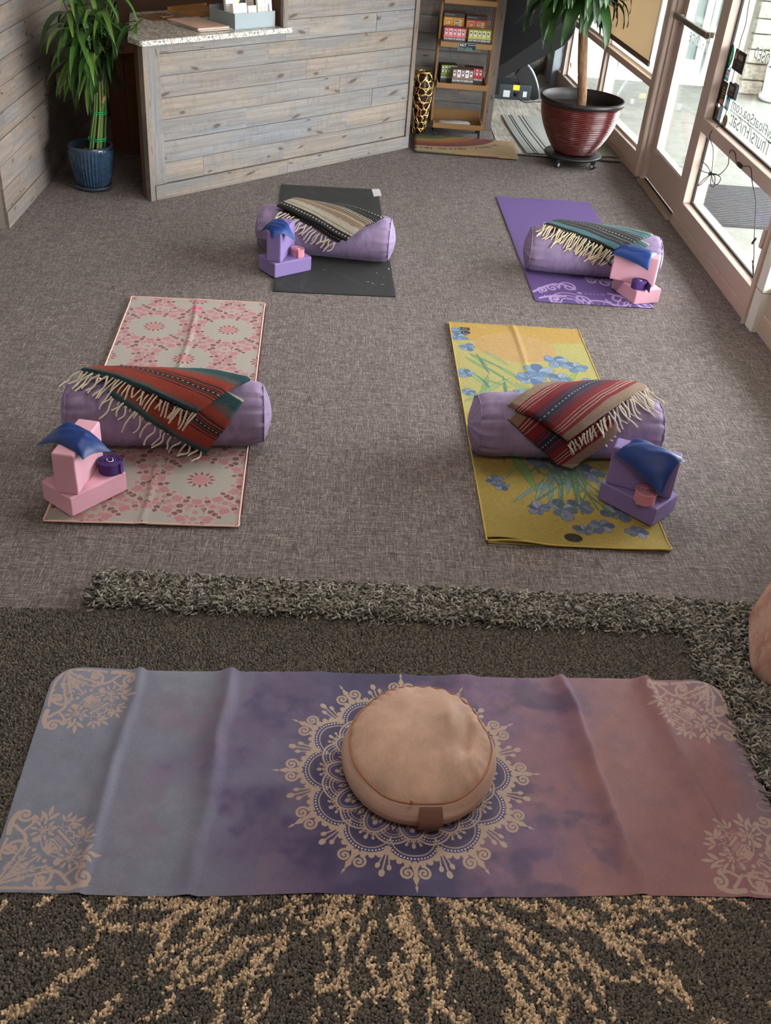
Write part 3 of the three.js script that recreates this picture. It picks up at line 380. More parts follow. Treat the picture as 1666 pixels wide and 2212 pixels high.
// ---------- bamboo in the blue pot ----------
function leafG(L, w, e0, e1, fold = 0.25, nv = 10, wav = 0) {   // blade that leaves along +z, elevation e0 -> e1 (radians)
  const P = []; let y = 0, z = 0; for (let i = 0; i <= nv; i++) { P.push([y, z]); const e = lerp(e0, e1, i / nv); y += sin(e) * L / nv; z += cos(e) * L / nv; }
  return gridG(2, nv, (u, v) => { const i = Math.round(v * nv), p = P[i], s = u * 2 - 1, W = w * Math.pow(sin(PI * Math.pow(clamp(v * 0.97 + 0.03), 0.62)), 0.8) * 0.5, e = lerp(e0, e1, v), k = abs(s) * W * fold + wav * sin(v * 16 + s * 2) * abs(s); return [s * W, p[0] + cos(e) * k, p[1] - sin(e) * k]; });
}
const leafMat = (hex) => phys(hex, 0.42, { transmission: 0.12, thickness: 0 });
{
  const bp = thing('bamboo_plant', 'leafy lucky bamboo in a ribbed blue glazed pot by the plank wall', 'potted plant', [-1.535, 0, -6.05]);
  const r = rng(21), potTex = dtex(256, 256, (x, y) => { const a = vn(x / 3, y / 30, 4, 0, 0), b = fbm(x / 30, y / 22, 7); return mix3(mix3([34, 58, 84], [62, 92, 118], a), [38, 48, 62], sstep(0.5, 0.75, b) * 0.4); });
  const pg = gridG(160, 18, (u, v) => { const y = 0.028 + v * 0.227, R = lerp(0.094, 0.131, Math.pow(v, 0.6)) - 0.006 * sstep(0.9, 1, v), f = sstep(0.02, 0.08, v) * (1 - sstep(0.9, 0.95, v)), a = u * 2 * PI; const q = R + 0.0042 * f * cos(a * 38 + sin(v * 5) * 0.6); return [q * cos(a), y, -q * sin(a), u * 6, v * 2]; }, true);
  const pot = mesh('pot', pg, phys(0xffffff, 0.25, { map: potTex, clearcoat: 0.6 }), bp);
  mesh('rim', lathe([[0.112, 0.215], [0.114, 0.252], [0.12, 0.26], [0.129, 0.257], [0.131, 0.245]], 64), phys(0x2c3c50, 0.3, { clearcoat: 0.5 }), pot);
  mesh('saucer', lathe([[0, 0.004], [0.09, 0.002], [0.106, 0.012], [0.108, 0.026], [0.102, 0.027], [0.094, 0.016], [0, 0.014]], 48), phys(0x3a4a58, 0.35, { clearcoat: 0.4 }), bp);
  mesh('soil', gridG(24, 6, (u, v) => { const a = u * 2 * PI, q = v * 0.113; return [q * cos(a), 0.222 + 0.006 * vn(cos(a) * v * 6, sin(a) * v * 6, 3), q * sin(a)]; }, true), std(0x17110d, 1), bp);
  const stM = [std(0x6a8a4a, 0.4), std(0x4f7a3a, 0.4), std(0x86985a, 0.4)], cutM = std(0xb89a72, 0.8), twM = std(0x2f4a1e, 0.5), tieM = std(0x10c070, 0.35);
  const leafGs = [leafG(0.34, 0.034, 0.5, -1.25), leafG(0.30, 0.03, 0.2, -1.4), leafG(0.26, 0.032, -0.3, -1.5), leafG(0.36, 0.036, 0.7, -0.7), leafG(0.22, 0.026, 0.9, 0.2)];
  const lMs = [leafMat(0x2a4a1c), leafMat(0x345a22), leafMat(0x426b28), leafMat(0x203c16), leafMat(0x5f7f34)];
  let leaves = 0;
  const put = (x, y, z, yaw, big = 1) => { const g = floor_(r() * 5), sc = (0.75 + r() * 0.5) * big, lx = x + sin(yaw) * 0.26 * sc; if (lx + bp.position.x < -1.80) yaw = (r() - 0.5) * 1.6 + (r() < 0.5 ? 0 : PI) * 0 + 0.9; { const ex = bp.position.x + x + sin(yaw) * 0.28 * sc - CP[0], ez = bp.position.z + z + cos(yaw) * 0.28 * sc - CP[2]; const lx = ex * 0.708 - ez * 0.706, lz = ex * 0.706 + ez * 0.708; if ((lx > -0.06 && lz > -0.15 && y < 1.02) || (lx > -0.04 + (-0.1 - lz) * 0.69 && y < 0.98)) yaw = 0.1 - r() * 0.7; if (bp.position.x + x + sin(yaw) * 0.36 * sc < -1.79) yaw = 0.15 + r() * 0.2; } const m = mesh('leaf', leafGs[g], lMs[floor_(r() * 5)], bp); m.position.set(x, y, z); m.rotation.order = 'YXZ'; m.rotation.y = yaw; m.rotation.z = (r() - 0.5) * 0.5; m.rotation.x = (r() - 0.5) * 0.5; m.scale.setScalar(sc); leaves++; };
  for (let i = 0; i < 15; i++) {
    const a = i * 2.4, q = 0.02 + 0.034 * Math.sqrt((i % 8 + 0.5) / 8), x0 = 0.03 + q * cos(a), z0 = q * sin(a), x1 = 0.072 + q * 0.72 * cos(a), z1 = q * 0.72 * sin(a), top = i < 5 ? 0.48 + r() * 0.06 : 0.52 + r() * 0.12;
    mesh('stalk', tube([[x0, 0.2, z0], [lerp(x0, x1, 0.5), 0.33, lerp(z0, z1, 0.5)], [x1, 0.45, z1], [x1 + 0.012, top, z1]], 0.0062, 12, 7), stM[i % 3], bp);
    if (i < 5) mesh('cut_end', new THREE.CylinderGeometry(0.0068, 0.0068, 0.035, 8).rotateZ(-0.25).translate(x1 + 0.012, top + 0.012, z1), cutM, bp);
    else {
      const out = 0.05 + r() * 0.22, ya = a + r(), hx = x1 + cos(ya) * out * (cos(ya) < 0 ? 0.7 : 1), hz = z1 + sin(ya) * out, hy = 0.62 + r() * 0.72;
      mesh('twig', tube([[x1 + 0.012, top - 0.02, z1], [lerp(x1, hx, 0.35), lerp(top, hy, 0.5), lerp(z1, hz, 0.35)], [hx, hy, hz]], 0.0035, 12, 5), twM, bp);
      const n = 18 + floor_(r() * 4); for (let k = 0; k < n; k++) { const t = 0.16 + 0.84 * k / n; put(lerp(x1, hx, t * t), lerp(top, hy, t), lerp(z1, hz, t * t), t < 0.45 ? 1.4 + r() * 1.8 : k * 2.4 + r() * 1.2); }
    }
  }
  for (const [y, R, cx] of [[0.287, 0.05, 0.045], [0.437, 0.041, 0.071]]) for (let k = 0; k < 2; k++) mesh('tie', new THREE.TorusGeometry(R, 0.0028, 6, 36).rotateX(PI / 2).translate(cx, y + k * 0.011, 0), tieM, bp);
  put(-0.02, 0.24, 0.02, -0.4, 0.6); put(0.0, 0.24, 0.03, -1.2, 0.5);
}
// ---------- tree in the red pot ----------
{
  const dl = thing('plant_dolly', 'black round wheeled dolly under the red pot', 'plant dolly', [1.6, 0, -7.33]);
  mesh('ring', lathe([[0.12, 0.062], [0.2, 0.062], [0.208, 0.068], [0.208, 0.08], [0.2, 0.084], [0.12, 0.084], [0.12, 0.062]], 48), std(0x1c1c20, 0.45), dl);
  for (const a of [0.7, 2.35, 3.9, 5.5]) { const x = cos(a) * 0.175, z = sin(a) * 0.175; const c = mesh('caster', rbox(0.028, 0.03, 0.03, 0.005, x, 0.048, z), std(0x141416, 0.5), dl); mesh('wheel', new THREE.CylinderGeometry(0.022, 0.022, 0.02, 20).rotateZ(PI / 2).rotateY(a).translate(x, 0.0222, z), std(0x2a2a2c, 0.5), c); mesh('hub_cap', new THREE.CylinderGeometry(0.012, 0.012, 0.026, 16).rotateZ(PI / 2).rotateY(a).translate(x, 0.0222, z), std(0xd8d6d0, 0.4), c); }
  const tp = thing('potted_tree', 'dracaena tree with a bare trunk in a ribbed dark red pot', 'potted plant', [1.6, 0.0845, -7.33]);
  const pts = [[0, 0.0], [0.13, 0.0], [0.135, 0.004]]; for (let i = 0; i <= 120; i++) { const v = i / 120, y = 0.006 + v * 0.335, R = 0.137 + 0.143 * Math.pow(sin(v * PI / 2), 0.85); pts.push([R + 0.0034 * sin(v * 25 * 2 * PI), y]); }
  const potM = phys(0x4e0f0d, 0.3, { clearcoat: 0.4 });
  mesh('pot', lathe(pts, 72), potM, tp);
  mesh('rim', lathe([[0.280, 0.338], [0.292, 0.342], [0.297, 0.362], [0.292, 0.376], [0.278, 0.376], [0.268, 0.33], [0.262, 0.26]], 72), std(0x1a1112, 0.45), tp);
  mesh('soil', gridG(40, 14, (u, v) => { const a = u * 2 * PI, q = v * 0.266; return [q * cos(a), 0.29 + 0.02 * fbm(cos(a) * v * 9 + 5, sin(a) * v * 9 + 5, 3), q * sin(a)]; }, true), std(0x2c1a12, 1, { bumpMap: grain(8, 8), bumpScale: 0.01 }), tp);
  const tkTex = dtex(128, 512, (x, y) => { const q = vn(x / 9, y / 2.6, 3, 0) * 0.6 + vn(x / 3, y / 20, 6) * 0.4, k = sstep(0.55, 0.75, vn(x / 20, y / 5, 9)); return mix3(mix3([96, 66, 44], [190, 152, 116], q), [70, 46, 32], k * 0.5); });
  mesh('trunk', tube([[0.0, 0.28, -0.0], [-0.003, 0.36, 0.0], [-0.045, 0.62, -0.02], [-0.08, 0.9, -0.04], [-0.1, 1.3, -0.05]], 0.033, 40, 16), std(0xffffff, 0.8, { map: tkTex, bumpMap: tkTex, bumpScale: 0.003 }), tp);
  const r = rng(8), LG = [leafG(0.48, 0.096, 0.5, -1.75, 0.3, 14, 0.004), leafG(0.44, 0.1, 0.1, -1.65, 0.3, 14, 0.005), leafG(0.4, 0.092, -0.4, -1.6, 0.35, 14, 0.004), leafG(0.52, 0.085, 0.8, -1.8, 0.3, 14, 0.006)], LM = [leafMat(0x2a4e20), leafMat(0x345c26), leafMat(0x22421a), leafMat(0x436e32)], tipM = std(0xa0703c, 0.8), tipG = leafG(0.05, 0.016, -1.2, -1.7, 0.1, 4);
  for (let i = 0; i < 112; i++) {
    const yaw = i * 2.399 + r() * 0.3; const h = 0.9 + r() * 0.36; let g = floor_(r() * 4), sc = 0.72 + r() * 0.42; if (sin(yaw) > 0.45) sc *= 0.72;
    const m = mesh('leaf', LG[g], LM[floor_(r() * 4)], tp); m.position.set(-0.08 + sin(yaw) * 0.03, h, -0.04 + cos(yaw) * 0.03); m.rotation.order = 'YXZ'; m.rotation.y = yaw; m.rotation.z = (r() - 0.5) * 0.3; m.scale.setScalar(sc);
  }
  for (const [x, y, z, yaw, s] of [[-0.3, 1.02, 0.12, -1.45, 0.85], [-0.24, 1.0, 0.16, -1.2, 1.0], [-0.17, 1.05, 0.1, -1.3, 0.8]]) { const m = mesh('leaf', LG[2], LM[3], tp); m.position.set(x, y, z); m.rotation.order = 'YXZ'; m.rotation.y = yaw; m.rotation.x = 0.5; m.scale.setScalar(s); mesh('dry_tip', tipG.clone().translate(0, -0.385, 0.10), tipM, m); }
}
// ---------- massage chair ----------
{
  const mc = thing('massage_chair', 'black leather massage chair tilted back beside the far windows', 'chair', [0, 0, -9.24]);
  const blk = phys(0x08080a, 0.7, { specularIntensity: 0.35 }), shellM = phys(0x1a1a1c, 0.6, { specularIntensity: 0.5 }), silver = std(0x6d7480, 0.35, { metalness: 0.6 });
  const ext = (pts, d, z, m, name, parent = mc, b = 0.02) => { const s = new THREE.Shape(); s.moveTo(...pts[0]); s.splineThru(pts.slice(1).map((p) => new THREE.Vector2(...p))); s.closePath(); return mesh(name, new THREE.ExtrudeGeometry(s, { depth: d, bevelEnabled: true, bevelThickness: b, bevelSize: b * 0.6, bevelSegments: 3, curveSegments: 40 }).translate(0, 0, z), m, parent); };
  ext([[1.15, 0.095], [1.30, 0.185], [1.482, 0.292], [1.727, 0.438], [1.80, 0.50], [1.845, 0.60], [1.83, 0.72], [1.76, 0.68], [1.647, 0.575], [1.46, 0.43], [1.288, 0.295], [1.15, 0.22]], 0.62, -0.66, shellM, 'back_shell');
  ext([[1.14, 0.235], [1.288, 0.312], [1.46, 0.448], [1.647, 0.595], [1.76, 0.70], [1.825, 0.80], [1.83, 1.05], [1.72, 1.28], [1.5, 1.4], [1.2, 1.35], [1.12, 0.9]], 0.66, -0.68, blk, 'backrest', mc, 0.03);
  ext([[1.13, 0.5], [1.3, 0.6], [1.42, 0.78], [1.44, 1.0], [1.36, 1.25], [1.14, 1.3]], 0.05, 0.0, blk, 'side_cushion', mc, 0.025);
  const bs = mesh('base_box', rbox(0.36, 0.125, 0.3, 0.008, 1.37, 0.0645, -0.14), std(0x30363c, 0.5), mc);
  mesh('recess', rbox(0.085, 0.09, 0.02, 0.004, 1.232, 0.082, 0.002), std(0x0a0b0c, 0.8), bs);
  mesh('label', rbox(0.058, 0.055, 0.002, 0.0005, 1.338, 0.05, 0.0112, 1), std(0xc9d6da, 0.6), bs); mesh('label', rbox(0.034, 0.045, 0.002, 0.0005, 1.50, 0.055, 0.0112, 1), std(0xc9d6da, 0.6), bs);
  mesh('warning_sticker', rbox(0.058, 0.042, 0.002, 0.0005, 1.418, 0.105, 0.0112, 1), std(0xd8cc2a, 0.6), bs); mesh('warning_sticker', rbox(0.02, 0.035, 0.002, 0.0005, 1.203, 0.03, 0.0112, 1), std(0xd8cc2a, 0.6), bs);
  mesh('socket', rbox(0.05, 0.036, 0.004, 0.001, 1.428, 0.052, 0.0114), std(0x0b0b0c, 0.6), bs); mesh('plug', rbox(0.022, 0.022, 0.03, 0.004, 1.428, 0.05, 0.03), std(0x060606, 0.6), bs);
  mesh('power_cord', tube([[1.428, 0.05, 0.04], [1.45, 0.02, 0.07], [1.5, 0.0075, 0.09], [1.58, 0.0075, 0.05], [1.66, 0.0075, 0.03], [1.74, 0.0075, 0.05]], 0.004, 30, 6), std(0x0a0a0a, 0.6), bs);
  const arm = new THREE.Shape(); arm.moveTo(1.47, 0.30); arm.quadraticCurveTo(1.60, 0.20, 1.632, 0.02); arm.lineTo(1.60, 0.006); arm.quadraticCurveTo(1.55, 0.006, 1.53, 0.02); arm.lineTo(1.40, 0.2); arm.closePath();
  mesh('side_foot', new THREE.ExtrudeGeometry(arm, { depth: 0.03, bevelEnabled: true, bevelThickness: 0.004, bevelSize: 0.003, bevelSegments: 1, curveSegments: 24 }).translate(0, 0.002, -0.06), std(0x08080a, 0.5), mc);
  mesh('foot_trim', tube([[1.472, 0.306, -0.045], [1.545, 0.235, -0.045], [1.60, 0.14, -0.045], [1.628, 0.06, -0.045], [1.634, 0.02, -0.045]], 0.013, 30, 8), silver, mc);
}
const cd = mesh('floor_cord', tube([[1.80, 0.5, -10.36], [1.79, 0.2, -10.33], [1.74, 0.012, -10.2], [1.68, 0.0075, -9.9], [1.70, 0.0075, -9.6]], 0.004, 40, 6), std(0x3a3428, 0.6)); tag(cd, 'thin cord trailing down from the far corner to the floor', 'cord');
// ---------- mats near the rack ----------
const gmTex = ctex(canvas(512, 768, (g, W, H) => { const r = rng(3); g.fillStyle = '#8f928e'; g.fillRect(0, 0, W, H); for (let i = 0; i < 60000; i++) { const v = 100 + r() * 95; g.fillStyle = `rgba(${v},${v + 3},${v - 2},0.5)`; g.fillRect(r() * W, r() * H, 2, 2); } g.fillStyle = '#20221f'; for (const x of [38, 52, 100, 122]) g.fillRect(x, 0, 8, H); g.fillStyle = '#6c6f6b'; for (const x of [12, 22, 142]) g.fillRect(x, 0, 3, H); }));
const gm = mesh('walk_off_mat', rbox(0.74, 0.008, 1.13, 0.003), null); gm.geometry = slabG(10, 30, (u, v) => [(u - 0.5) * 0.74 + 0.05 * Math.pow(1 - v, 2) * (1 - u), 0.009 + 0.0018 * vn(u * 4, v * 6, 2), (v - 0.5) * 1.13], 0.006); gm.material = std(0xffffff, 0.95, { map: gmTex, bumpMap: grain(60, 90), bumpScale: 0.001 }); gm.position.set(1.61, 0.0032, -8.09); gm.rotation.y = 0.1; tag(gm, 'grey walk-off mat with black stripes left of the red pot', 'mat');
const ts = struct('trim_4', 'black transition strip across the carpet'); mesh('strip', rbox2(1.09, 1.99, 0.0005, 0.007, -7.47, -7.44, 0.002), std(0x121212, 0.7), ts);
const coTex = ctex(canvas(1024, 628, (g, W, H) => {
  const r = rng(6); g.fillStyle = '#b2946a'; g.fillRect(0, 0, W, H);
  for (const [c, k] of [['#6e2522', 1], ['#8a3426', 0.86], ['#a8602c', 0.72], ['#b08036', 0.58], ['#5b6b40', 0.42], ['#2f5a4a', 0.27], ['#1c4a50', 0.14]]) { g.fillStyle = c; g.beginPath(); g.ellipse(60, -40, 730 * k + 40, 470 * k + 20, 0, 0, 7); g.fill(); }
  g.save(); g.fillStyle = '#3a2a20'; g.font = 'italic bold 80px serif'; const txt = 'So Chair, Marine Here'.split(''); let a = 0.40; for (const ch of txt) { const x = 60 + 830 * cos(a), y = -40 + 545 * sin(a); g.save(); g.translate(x, y); g.rotate(Math.atan2(545 * cos(a), -830 * sin(a)) + PI + PI); g.rotate(0); g.fillText(ch, 0, 0); g.restore(); a += 0.062 * (ch === ' ' ? 0.8 : 1); } g.restore();
  for (let i = 0; i < 90000; i++) { const v = r() < 0.5 ? 30 : 235; g.fillStyle = `rgba(${v},${v * 0.9},${v * 0.75},${0.10 + r() * 0.14})`; g.fillRect(r() * W, r() * H, 1.5, 4 * r() + 1); }
}));
const co = mesh('coir_doormat', slabG(40, 24, (u, v) => [(u - 0.5) * 0.755, 0.021 + 0.003 * fbm(u * 60, v * 40, 3, 2), (v - 0.5) * 0.45], 0.02), std(0xffffff, 1, { map: coTex, bumpMap: grain(90, 60), bumpScale: 0.004 })); co.position.set(0.838, 0.001, -7.535); co.rotation.y = -0.03; tag(co, 'coir doormat with rainbow arc and upside-down script before the rack', 'doormat');
// ---------- four mats on the carpet ----------
const spiral = (g, x, y, R, turns, dir = 1, a0 = 0) => { g.beginPath(); for (let i = 0; i <= 60; i++) { const t = i / 60, a = a0 + dir * t * turns * 2 * PI, q = R * (1 - t * 0.88); const X = x + cos(a) * q, Y = y + sin(a) * q; i ? g.lineTo(X, Y) : g.moveTo(X, Y); } g.stroke(); };
const petal = (g, x, y, a, L, w) => { g.save(); g.translate(x, y); g.rotate(a); g.beginPath(); g.moveTo(0, 0); g.quadraticCurveTo(L * 0.5, -w, L, 0); g.quadraticCurveTo(L * 0.5, w, 0, 0); g.fill(); g.restore(); };
const speckle = (g, W, H, n, seed, al = 0.06) => { const r = rng(seed); for (let i = 0; i < n; i++) { g.fillStyle = r() < 0.5 ? `rgba(0,0,0,${al})` : `rgba(255,255,255,${al})`; g.fillRect(r() * W, r() * H, 2, 2); } };
function matAt(name, label, cx, cz, ang, w, l, h, mat, hf = () => 0, nu = 24, nv = 60) {
  const t = thing(name, label, 'mat', [cx, 0, cz], ang); mesh('sheet', slabG(nu, nv, (u, v) => [(u - 0.5) * w, h + hf(u, v), (v - 0.5) * l], h - 0.0004), mat, t); return t;
}
{ // black
  const tx = ctex(canvas(512, 1024, (g, W, H) => { const r = rng(15); g.fillStyle = '#212222'; g.fillRect(0, 0, W, H); speckle(g, W, H, 9000, 2, 0.05); for (let i = 0; i < 26; i++) { g.fillStyle = `rgba(190,190,190,${0.03 + r() * 0.05})`; g.beginPath(); g.ellipse(r() * W, r() * H, 20 + r() * 90, 4 + r() * 12, r() * 3, 0, 7); g.fill(); } g.fillStyle = 'rgba(200,200,200,.75)'; for (const [x, y, w, h] of [[440, 845, 8, 4], [395, 920, 12, 3], [415, 930, 9, 4], [455, 935, 14, 3], [498, 800, 6, 14], [60, 150, 30, 4], [210, 840, 12, 3], [470, 880, 5, 3]]) g.fillRect(x, y, w, h); }));
  const t = matAt('yoga_mat', 'black yoga mat with a white tag at its far corner', -0.083, -5.516, 0.0463, 0.614, 1.716, 0.006, std(0xffffff, 0.75, { map: tx, bumpMap: grain(90, 240), bumpScale: 0.0006 }), (u, v) => 0.0006 * vn(u * 3, v * 7, 4));
  mesh('tag', slabG(4, 6, (u, v) => [0.268 + u * 0.05 + v * 0.006, 0.0085 + 0.006 * v * u, -0.85 + v * 0.15 - u * 0.01], 0.001), std(0xcfcfd2, 0.5), t);
}
{ // purple with scroll print
  const tx = ctex(canvas(1024, 2048, (g, W, H) => {
    g.fillStyle = '#624a86'; g.fillRect(0, 0, W, H); speckle(g, W, H, 40000, 4, 0.04); const m = W / 0.616, X = (x) => W / 2 + x * m, Y = (y) => H * (y / 1.687 + 0.5), my = H / 1.687;
    g.strokeStyle = g.fillStyle = '#b49ad0'; g.lineCap = 'round';
    const sc = (x, y, R, d, a, w = 20) => { g.lineWidth = w; spiral(g, X(x), Y(y), R * m, 1.4, d, a); };
    for (const [x, y, R, d, a] of [[-0.10, 0.63, 0.05, 1, 3], [-0.19, 0.655, 0.035, -1, 0], [-0.245, 0.69, 0.03, 1, 2], [0.12, 0.545, 0.05, -1, 1], [0.04, 0.52, 0.035, 1, 4], [0.2, 0.62, 0.05, 1, 0], [0.14, 0.76, 0.07, -1, 3], [0.26, 0.78, 0.05, 1, 1], [-0.06, 0.79, 0.05, -1, 2], [-0.2, 0.8, 0.035, 1, 1], [-0.02, -0.35, 0.05, 1, 1], [0.1, -0.4, 0.06, -1, 2], [0.2, -0.33, 0.05, 1, 3]]) sc(x, y, R, d, a);
    for (let k = 0; k < 3; k++) { g.lineWidth = 12; g.beginPath(); g.arc(X(-0.13), Y(0.845), (0.045 + k * 0.026) * m, PI, 2 * PI); g.stroke(); g.beginPath(); g.arc(X(0.23), Y(0.86), (0.05 + k * 0.03) * m, PI, 2 * PI); g.stroke(); }
    g.lineWidth = 24; for (const [a, b, c, d] of [[-0.3, 0.72, -0.17, 0.60], [-0.17, 0.60, -0.07, 0.66], [-0.28, 0.80, -0.14, 0.76], [-0.02, 0.8, 0.1, 0.835], [0.02, 0.5, 0.2, 0.57], [0.1, 0.69, 0.24, 0.84], [-0.06, -0.38, 0.24, -0.36]]) { g.beginPath(); g.moveTo(X(a), Y(b)); g.quadraticCurveTo(X((a + c) / 2 + 0.02), Y((b + d) / 2 - 0.04), X(c), Y(d)); g.stroke(); }
    for (let i = 0; i < 14; i++) { petal(g, X(-0.26 + i * 0.04), Y(0.8 + 0.02 * sin(i * 2)), -1.2 + i * 0.4, 0.04 * m, 9); petal(g, X(0.02 + i * 0.017), Y(0.47 + i * 0.012), -0.9, 0.07 * m, 10); }
    g.lineWidth = 5; for (let k = 0; k < 6; k++) { g.beginPath(); g.ellipse(X(-0.055) + cos(k * 1.047) * 11, Y(0.705) + sin(k * 1.047) * 9, 11, 7, k * 1.047, 0, 7); g.stroke(); }
    g.font = '44px sans-serif'; g.save(); g.translate(X(-0.03), Y(0.718)); g.scale(1.0, 0.8); g.fillText('G A I A M', 0, 0); g.restore();
  }));
  matAt('yoga_mat', 'purple yoga mat printed with pale lilac scrolls at its near end', 1.273, -5.578, 0.0143, 0.616, 1.687, 0.006, std(0xffffff, 0.8, { map: tx, bumpMap: grain(110, 300), bumpScale: 0.0008 }), (u, v) => 0.0005 * vn(u * 3, v * 7, 9) + 0.006 * sstep(0.04, 0, v) * vn(u * 7, 0, 3));
}
const terry = (sx, sy) => ({ bumpMap: grain(sx, sy), bumpScale: 0.0016 });
function hem(parent, w, l, h, hf, m, r = 0.0035) { const pts = []; const N = 28, M = 60; for (let i = 0; i < N; i++) pts.push([i / N, 0]); for (let i = 0; i < M; i++) pts.push([1, i / M]); for (let i = 0; i < N; i++) pts.push([1 - i / N, 1]); for (let i = 0; i < M; i++) pts.push([0, 1 - i / M]); mesh('hem', tube(pts.map(([u, v]) => [(u - 0.5) * w, h + hf(u, v) - 0.001, (v - 0.5) * l]), r, 360, 6, true), m, parent); }
{ // pink towel on a dark mat
  const um = thing('yoga_mat', 'dark plum mat edge under the pink star towel', 'mat', [-0.644, 0, -3.58], 0.037); mesh('sheet', rbox(0.625, 0.004, 1.70, 0.001, 0, 0.0024, 0), std(0x4a2430, 0.8), um);
  const tx = ctex(canvas(704, 2048, (g, W, H) => {
    const m = W / 0.627, X = (x) => W / 2 + x * m, Y = (y) => H / 2 + y * H / 1.817; g.fillStyle = '#bcb2a8'; g.fillRect(0, 0, W, H);
    const pink = '#c98a8e', red = '#94585a', gap = '#c6b2a8', r = rng(2);
    const poly = (x, y, R, n, a, c, s = 1) => { g.fillStyle = c; g.beginPath(); for (let i = 0; i < n; i++) { const t = a + i / n * 2 * PI, q = R * (i % 2 ? s : 1); const px = X(x) + cos(t) * q * m, py = Y(y) + sin(t) * q * m; i ? g.lineTo(px, py) : g.moveTo(px, py); } g.closePath(); g.fill(); g.strokeStyle = '#c6b8ae'; g.lineWidth = 3.2; g.stroke(); };
    const cs = []; for (let j = -4; j <= 4; j++) for (let i = -3; i <= 3; i++) cs.push([i * 0.33 + (j % 2 ? 0 : 0.165), 0.02 + j * 0.3085]);
    const stx = (x, y) => [x, y];
    for (const [cx, cy] of cs) for (let ring = 0; ring < 3; ring++) for (let k = 0; k < 24; k++) { const t = k / 24 * 2 * PI + ring * PI / 24, q = 0.158 + ring * 0.024; poly(cx + cos(t) * q, cy + sin(t) * q, 0.0155, ring === 1 ? 6 : 5, t + ring, (k + ring) % 3 === 0 ? red : pink); }
    for (const [cx, cy] of cs) {                      // light rosette with its star, ringed by kites
      for (let k = 0; k < 12; k++) { const t = k / 12 * 2 * PI; poly(cx + cos(t) * 0.137, cy + sin(t) * 0.137, 0.023, 6, t, pink); poly(cx + cos(t + PI / 12) * 0.139, cy + sin(t + PI / 12) * 0.139, 0.0135, 6, t, red); }
      poly(cx, cy, 0.124, 24, 0, '#bcb2a8', 0.84); for (let k = 0; k < 12; k++) { const t = k / 12 * 2 * PI + PI / 12; poly(cx + cos(t) * 0.118, cy + sin(t) * 0.118, 0.0145, 4, t, k % 2 ? red : pink, 0.8); }
      poly(cx, cy, 0.06, 24, 0, red, 0.56); poly(cx, cy, 0.036, 24, PI / 12, '#cf8f8e', 0.8);
    }
    for (const [cx, cy] of cs) for (const s of [-1, 1]) { poly(cx, cy + s * 0.2, 0.03, 12, 0, '#bcb2a8', 0.75); poly(cx, cy + s * 0.2, 0.013, 6, 0, pink); }
    g.fillStyle = 'rgba(236,92,140,.75)'; g.beginPath(); g.ellipse(X(0.0), Y(-0.815), 30, 26, 0, 0, 7); g.fill();
    speckle(g, W, H, 60000, 7, 0.07); for (let i = 0; i < 40; i++) { g.fillStyle = `rgba(181,172,162,${r() * 0.16})`; g.beginPath(); g.arc(r() * W, r() * H, 20 + r() * 50, 0, 7); g.fill(); }
  }));
  const hf = (u, v) => 0.007 * Math.exp(-Math.pow((u - 0.49 - 0.014 * sin(v * 9)) / 0.014, 2)) * (0.5 + 0.5 * vn(v * 7, 1, 3)) + 0.0035 * fbm(u * 5, v * 12, 4) + 0.004 * sstep(0.03, 0, v);
  const t = thing('yoga_towel', 'pink and grey towel mat printed with star rosettes', 'towel', [-0.654, 0, -3.556], 0.0371);
  mesh('cloth', slabG(90, 150, (u, v) => [(u - 0.5) * 0.627, 0.0085 + hf(u, v), (v - 0.5) * 1.817], 0.0035), std(0xffffff, 0.97, { map: tx, ...terry(90, 260) }), t); hem(t, 0.627, 1.817, 0.0085, hf, std(0xd9b3a4, 0.9));
}
